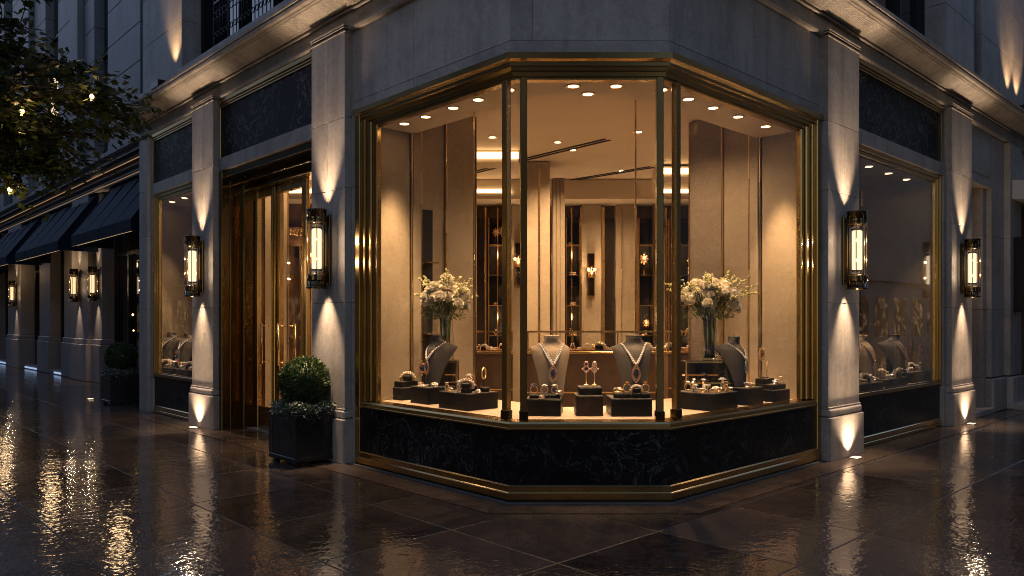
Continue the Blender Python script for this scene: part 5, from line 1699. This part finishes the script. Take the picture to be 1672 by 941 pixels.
# ================================================================== CEILING DOWNLIGHTS
def make_down():
    d_ = empty('downlight')
    q = MB(); q.torus((0, 0, -.004), .058, .010, 24, 6, 'z', flat=.5); q.build('trim', M['brass_br'], d_)
    q = MB(); q.lathe([(.052, -.003), (.0, -.0035)], (0, 0, 0), 20, False, cap=False); q.build('lens', M['lampglow'], d_)
    return d_


dn0 = make_down()


def down(P, lab, e=80, tgt=None, cone=75, grp='ceiling spots in the bay', col=WARM):
    place(dn0, P, 0, lab, 'downlight', grp)
    t = tgt or (P[0], P[1], 0)
    lamp('SPOT', 'downlight_beam', (P[0], P[1], P[2] - .02), e, col, t, .03, cone, .7)


ZS = 3.829
for i, s_ in enumerate((2.12, 1.72, 1.25, .85, .4)):
    p = LP(s_, .36, ZS); t = LP(s_, .52, .7)
    down(p, f'{ORD[i]} ceiling spot from the jamb over the left side of the bay', 115, t, 52)
for i, (x, y) in enumerate(((ax(936, 7.2), 7.2), (ax(1006, 7.2), 7.2), (ax(960, 7.45), 7.45))):
    down((x, y, ZS), ('left front ceiling spot over the two centre busts', 'right front ceiling spot over the two centre busts', 'rear ceiling spot between the two over the centre busts')[i], 115, (x + (-.12, .12, 0)[i], y + .25, .7), 52)
for i, s_ in enumerate((.4, .85, 1.3, 1.8, 2.4)):
    p = RP(s_, .36, ZS); t = RP(s_, .50, .7)
    down(p, f'{ORD[i]} ceiling spot from the centre over the right side of the bay', 115, t, 52)
# wall grazers that put the scalloped pool on the two end panels
for fr, s_ in (('L', 2.46), ('R', 2.89)):
    lamp('SPOT', 'panel_grazer', FR[fr](s_ - .42, .38, 3.76), 420, WARM, FR[fr](s_ + .0, .36, 1.2), .05, 38, 1.0)
k = 0
for (x, y, wh) in ((1.6, 8.9, 'above the centre showcase'), (2.9, 9.5, 'above the right bouquet'), (ax(1042, 10.5), 10.5, 'right of the long air slot'), (ax(935, 11.6), 11.6, 'in front of the back wall lamp pier'), (ax(905, 12), 11.1, 'beside the free-standing column'), (ax(804, 10.8), 10.8, 'left of the left corner post'),
                   (ax(1140, 10.9), 10.9, 'behind the right corner post'), (-1.0, 11.4, 'behind the left bouquet, deep in the room'), (*LP(5.7, 1.15, 0)[:2], 'inside the entrance, nearest the doors'), (-3.6, 12.6, 'inside the entrance, deep in the lobby'), (4.6, 12.4, 'deep in the room behind the right wall'), (1.9, 13.2, 'close to the back wall right of the pier lamp')):
    down((x, y, 4.219), f'ceiling spot of the sales room {wh}', 100 if 'nearest the doors' in wh else 175, None, 140, 'ceiling spots in the sales room', WARM2)
for fr, sl_, nm in (('L', (7.9, 8.6, 9.2), 'far left'), ('R', (4.5, 5.2, 5.9, 6.6), 'right')):
    for i, s_ in enumerate(sl_):
        p = FR[fr](s_, .32, 3.758); down(p, f'{ORD[i]} ceiling spot from the corner in the {nm} display window', 115 if fr == 'L' else 60, FR[fr](s_, .24, .7), 48, 'ceiling spots in the side windows')
# cove lights: lit strips behind a lip, running along the back wall and over the door lobby
for x0, x1, y0, y1, z, lab in ((-5.2, -.02, YB - .93, YB - .90, 3.98, 'warm lit ceiling cove along the back wall left of the corner post'), (2.7, 5.2, YB - .93, YB - .90, 3.98, 'warm lit ceiling cove along the back wall behind the right bouquet')):
    o = empty('cove_light', ((x0 + x1) / 2, y0, z), 0, lab, 'cove light', 'ceiling coves')
    hx = (x1 - x0) / 2
    q = MB(); q.box(-hx, hx, -.01, .02, -.03, .05); q.build('light_strip', M['cove'], o)
    q = MB(); q.box(-hx, hx, -.09, .025, -.06, -.035); q.build('lip', M['ceil'], o)
for x0, x1, y, z, lab in ((-1.3, .1, 11.6, 4.12, 'second warm ceiling cove, nearer the left bouquet'), (2.4, 4.4, 12.6, 4.08, 'second warm ceiling cove, nearer the right bouquet')):
    o = empty('cove_light', ((x0 + x1) / 2, y, z), 0, lab, 'cove light', 'ceiling coves')
    hx = (x1 - x0) / 2
    q = MB(); q.box(-hx, hx, -.01, .02, -.03, .06); q.build('light_strip', M['cove'], o)
    q = MB(); q.box(-hx, hx, .021, .5, -.08, .095); q.build('lip', M['ceil'], o)

# ================================================================== STREET TREE
def make_tree():
    random.seed(5)
    t = empty('street_tree', (-5.75, 6.6, 0), 0, 'leafy street tree reaching in at the upper left over the pavement', 'tree')
    q = MB(); q.tube([(0, 0, 0), (.03, .02, 1.2), (-.02, .05, 2.4), (.05, 0, 3.4), (.0, .1, 4.6), (.1, .1, 6.0)], [.14, .115, .10, .085, .06, .02], 12); q.build('trunk', M['bark'], t)
    br = MB(); lf = MB()
    tips = []

    def limb(p0, d0, L_, r0, lev):
        pts = [Vector(p0)]; d_ = Vector(d0).normalized()
        n = 5
        for i in range(n):
            d_ = (d_ + Vector((random.uniform(-.25, .25), random.uniform(-.25, .25), random.uniform(-.16, .14)))).normalized()
            pts.append(pts[-1] + d_ * L_ / n)
        br.tube(pts, [r0 * (1 - .7 * i / n) for i in range(n + 1)], 6)
        if lev < 2:
            for i in range(1, n + 1):
                for _ in range(2 if lev == 0 else 2):
                    nd = (d_ + Vector((random.uniform(-.9, .9), random.uniform(-.9, .9), random.uniform(-.5, .5)))).normalized()
                    limb(pts[i], nd, L_ * random.uniform(.35, .55), r0 * .45, lev + 1)
        if lev >= 1:
            for i in range(1, n + 1): tips.append((pts[i], d_))

    for z, a_, L_, tl in ((2.9, .05, 1.35, -.05), (3.2, .45, 1.6, .02), (3.5, -.2, 1.75, .0), (3.7, .7, 1.6, .05), (3.9, .15, 1.9, .06), (4.2, -.5, 1.5, .1), (4.3, .35, 1.6, .15), (4.6, 0, 1.4, .25), (3.4, 1.5, 1.3, .1), (4.0, 2.6, 1.4, .2), (4.4, 3.6, 1.3, .2), (3.8, 4.6, 1.3, .1), (5.0, 1.2, 1.2, .4), (5.2, -.9, 1.2, .4), (3.15, -.25, 1.2, -.08)):
        limb((0, .03, z), (math.cos(a_), math.sin(a_), tl), L_ * .84, .035, 0)
    for p, d_ in tips:
        for _ in range(2):
            c_ = p + Vector((random.gauss(0, .07), random.gauss(0, .07), random.gauss(-.01, .045)))
            up = (d_ + Vector((random.uniform(-1, 1), random.uniform(-1, 1), random.uniform(-.9, .3)))).normalized()
            sd_ = (up.cross(Vector((0, 0, 1))) + Vector((0, 0, random.uniform(-.5, .5)))).normalized()
            n_ = sd_.cross(up); L_ = random.uniform(.05, .095)
            # lobed leaf: seven-point outline
            o_ = [(0, 0), (.42, .18), (.30, .42), (.50, .62), (.18, .66), (0, 1.0), (-.18, .66), (-.50, .62), (-.30, .42), (-.42, .18)]
            lf.add([c_ + sd_ * (x * L_) + up * (y * L_) + n_ * (-.18 * abs(x) * L_) for x, y in o_], [tuple(range(10))])
    br.build('branches', M['bark'], t); lf.build('crown', M['tree_leaf'], t, fixn=False)
    return t


make_tree()
for i, (u_, v_, y, lab) in enumerate(((150, 158, 6.6, 'glowing glass bulb hanging at the right end of the tree branches'), (36, 182, 6.5, 'glowing bulb half hidden among the leaves at the left edge'), (16, 310, 6.8, 'glowing bulb low in the leaves near the left edge of the tree'))):
    o = empty('hanging_bulb', (ax(u_, y), y, az(v_, y)), 0, lab, 'light bulb', 'bulbs hung in the street tree')
    q = MB(); q.ball((0, 0, 0), .036, 12, 8, sz=1.25); q.build('glass', M['glass_clear'], o)
    q = MB(); q.ball((0, 0, 0), .019, 8, 6); q.build('filament', M['bulb'], o)
    q = MB(); q.lathe([(.014, .04), (.014, .075)], (0, 0, 0), 8); q.tube([(0, 0, .07), (.01, 0, .22)], .003, 5); q.build('cap', M['brass_dk'], o)
    lamp('POINT', 'bulb_light', (ax(u_, y), y - .02, az(v_, y) - .06), 2, (1, .62, .22), None, .03)

# ================================================================== BUILDINGS ACROSS THE TWO STREETS (seen as reflections in the glass)
M['nb_dark'] = simple('soot_stone', (.10, .09, .085), .7, 0, .2, 1.5)
M['streetfill'] = emit('street_fill_glow', (1, .66, .38), .32)  # glow added to the unseen fronts for warm fill and reflections
_nt = M['streetfill'].node_tree; _e = [n for n in _nt.nodes if n.type == 'EMISSION'][0]
_tc = N(_nt, 'ShaderNodeTexCoord'); _nz = N(_nt, 'ShaderNodeTexNoise', Scale=1.1, Detail=6.0, Roughness=.75, Distortion=1.0); _r = N(_nt, 'ShaderNodeMapRange')
_r.inputs['From Min'].default_value = .5; _r.inputs['From Max'].default_value = .8; _r.inputs['To Min'].default_value = .02; _r.inputs['To Max'].default_value = .55
_nt.links.new(_tc.outputs['Object'], _nz.inputs['Vector']); _nt.links.new(_nz.outputs['Fac'], _r.inputs['Value']); _nt.links.new(_r.outputs[0], _e.inputs['Strength'])
random.seed(77)
for s0, s1, d0, d1, hh, lab in ((.5, 200, -42, -19, 21, 'dark stone building across the left street'), (-42, -19, 1.0, 200, 30, 'dark stone building across the right street'), (-42, -19, -42, -19, 28, 'dark corner building diagonally across the junction'), (150, 190, -18, 60, 26, 'dark building closing the far end of the left street')):
    o = empty('opposite_building', LP((s0 + s1) / 2, (d0 + d1) / 2, 0), 0, lab, 'building')
    iv = tuple(-x for x in LP((s0 + s1) / 2, (d0 + d1) / 2, 0))
    q = MB(); q.box(s0, s1, d0, d1, 0, hh, 0, LP); q.box(s0 - .3, s1 + .3, d0 - .3, d1 + .3, 4.6, 5.0, 0, LP); q.box(s0 - .3, s1 + .3, d0 - .3, d1 + .3, hh - .5, hh, 0, LP)
    c_ = q.build('wall', M['nb_dark'], o); c_.location = iv
    lit = MB(); tmp_ = MB()
    for fl_ in range(5):
        z0 = .6 + fl_ * 3.4 if fl_ else .4
        if z0 + 2.2 > hh: break
        if d1 < 0:
            x = s0 + 1
            while x < s1 - 2:
                (lit if random.random() < .06 else tmp_).box(x, x + .35, d1, d1 + .04, z0 + .5, z0 + 1.2, 0, LP); x += 1.7
        if s1 < 0:
            x = d0 + 1
            while x < d1 - 2:
                (lit if random.random() < .06 else tmp_).box(s1, s1 + .04, x, x + .35, z0 + .5, z0 + 1.2, 0, LP); x += 1.7
    if d1 < 0:
        x = s0 + 1
        while x < s1 - 3: lit.box(x, x + 2.4, d1, d1 + .04, .5, 3.4, 0, LP); x += 3.6
    if s1 < 0:
        x = d0 + 1
        while x < d1 - 3: lit.box(s1, s1 + .04, x, x + 2.4, .5, 3.4, 0, LP); x += 3.6
    c_ = lit.build('glow_panel', M['streetfill'], o); c_.location = iv  # glowing shopfronts and windows added out of view, warm fill for the facade

# ================================================================== SKY, SUN, CAMERA
w = bpy.data.worlds.new('World'); SC.world = w; w.use_nodes = True
nt = w.node_tree
bg = nt.nodes['Background']
sky = nt.nodes.new('ShaderNodeTexSky'); sky.sky_type = 'NISHITA'; sky.sun_disc = False
SEL, SRO = 2.0, -95
sky.sun_elevation = R(SEL); sky.sun_rotation = R(SRO)
tint = nt.nodes.new('ShaderNodeMixRGB'); tint.blend_type = 'MULTIPLY'; tint.inputs[0].default_value = 1; tint.inputs[2].default_value = (2.15, 2.6, 4.1, 1)
nt.links.new(sky.outputs[0], tint.inputs[1]); nt.links.new(tint.outputs[0], bg.inputs[0])
bg.inputs[1].default_value = .15
sun = bpy.data.lights.new('sun', 'SUN'); sun.energy = .01; sun.angle = R(10); sun.color = (1, .9, .8)
so = bpy.data.objects.new('sun', sun); COL.objects.link(so)
dv = Vector((math.sin(R(SRO)) * math.cos(R(SEL)), math.cos(R(SRO)) * math.cos(R(SEL)), math.sin(R(SEL))))
so.rotation_euler = dv.to_track_quat('Z', 'Y').to_euler(); so.location = (0, 0, 20)

cam = bpy.data.cameras.new('camera'); co = bpy.data.objects.new('camera', cam); COL.objects.link(co); SC.camera = co
cam.sensor_width = 36; cam.lens = 36 * FPX / 1672; cam.shift_y = (HZ - 470.5) / 1672; cam.clip_end = 1000; cam.clip_start = .05
co.location = (0, 0, H); co.rotation_euler = (R(90), 0, 0)

vs_ = SC.view_settings
SC.display_settings.display_device = 'sRGB'
vs_.view_transform = 'Standard'; vs_.look = 'None'; vs_.exposure = .42; vs_.gamma = 1; vs_.use_curve_mapping = False
SC.render.engine = 'CYCLES'
cy = SC.cycles
cy.use_denoising = True
try: cy.denoiser = 'OPENIMAGEDENOISE'
except Exception: pass
cy.max_bounces = 8; cy.diffuse_bounces = 3; cy.glossy_bounces = 5; cy.transmission_bounces = 6; cy.transparent_max_bounces = 24
cy.sample_clamp_indirect = 4.0; cy.caustics_reflective = False; cy.caustics_refractive = False
cy.use_light_tree = True; cy.use_adaptive_sampling = False; cy.filter_width = 1.0
try: cy.denoising_prefilter = 'NONE'
except Exception: pass
for k_ in ('lampglow', 'groundglow', 'bulb', 'led', 'mouldglow', 'streetfill', 'awnglow', 'washglow', 'dimwarm'):
    M[k_].cycles.emission_sampling = 'NONE'
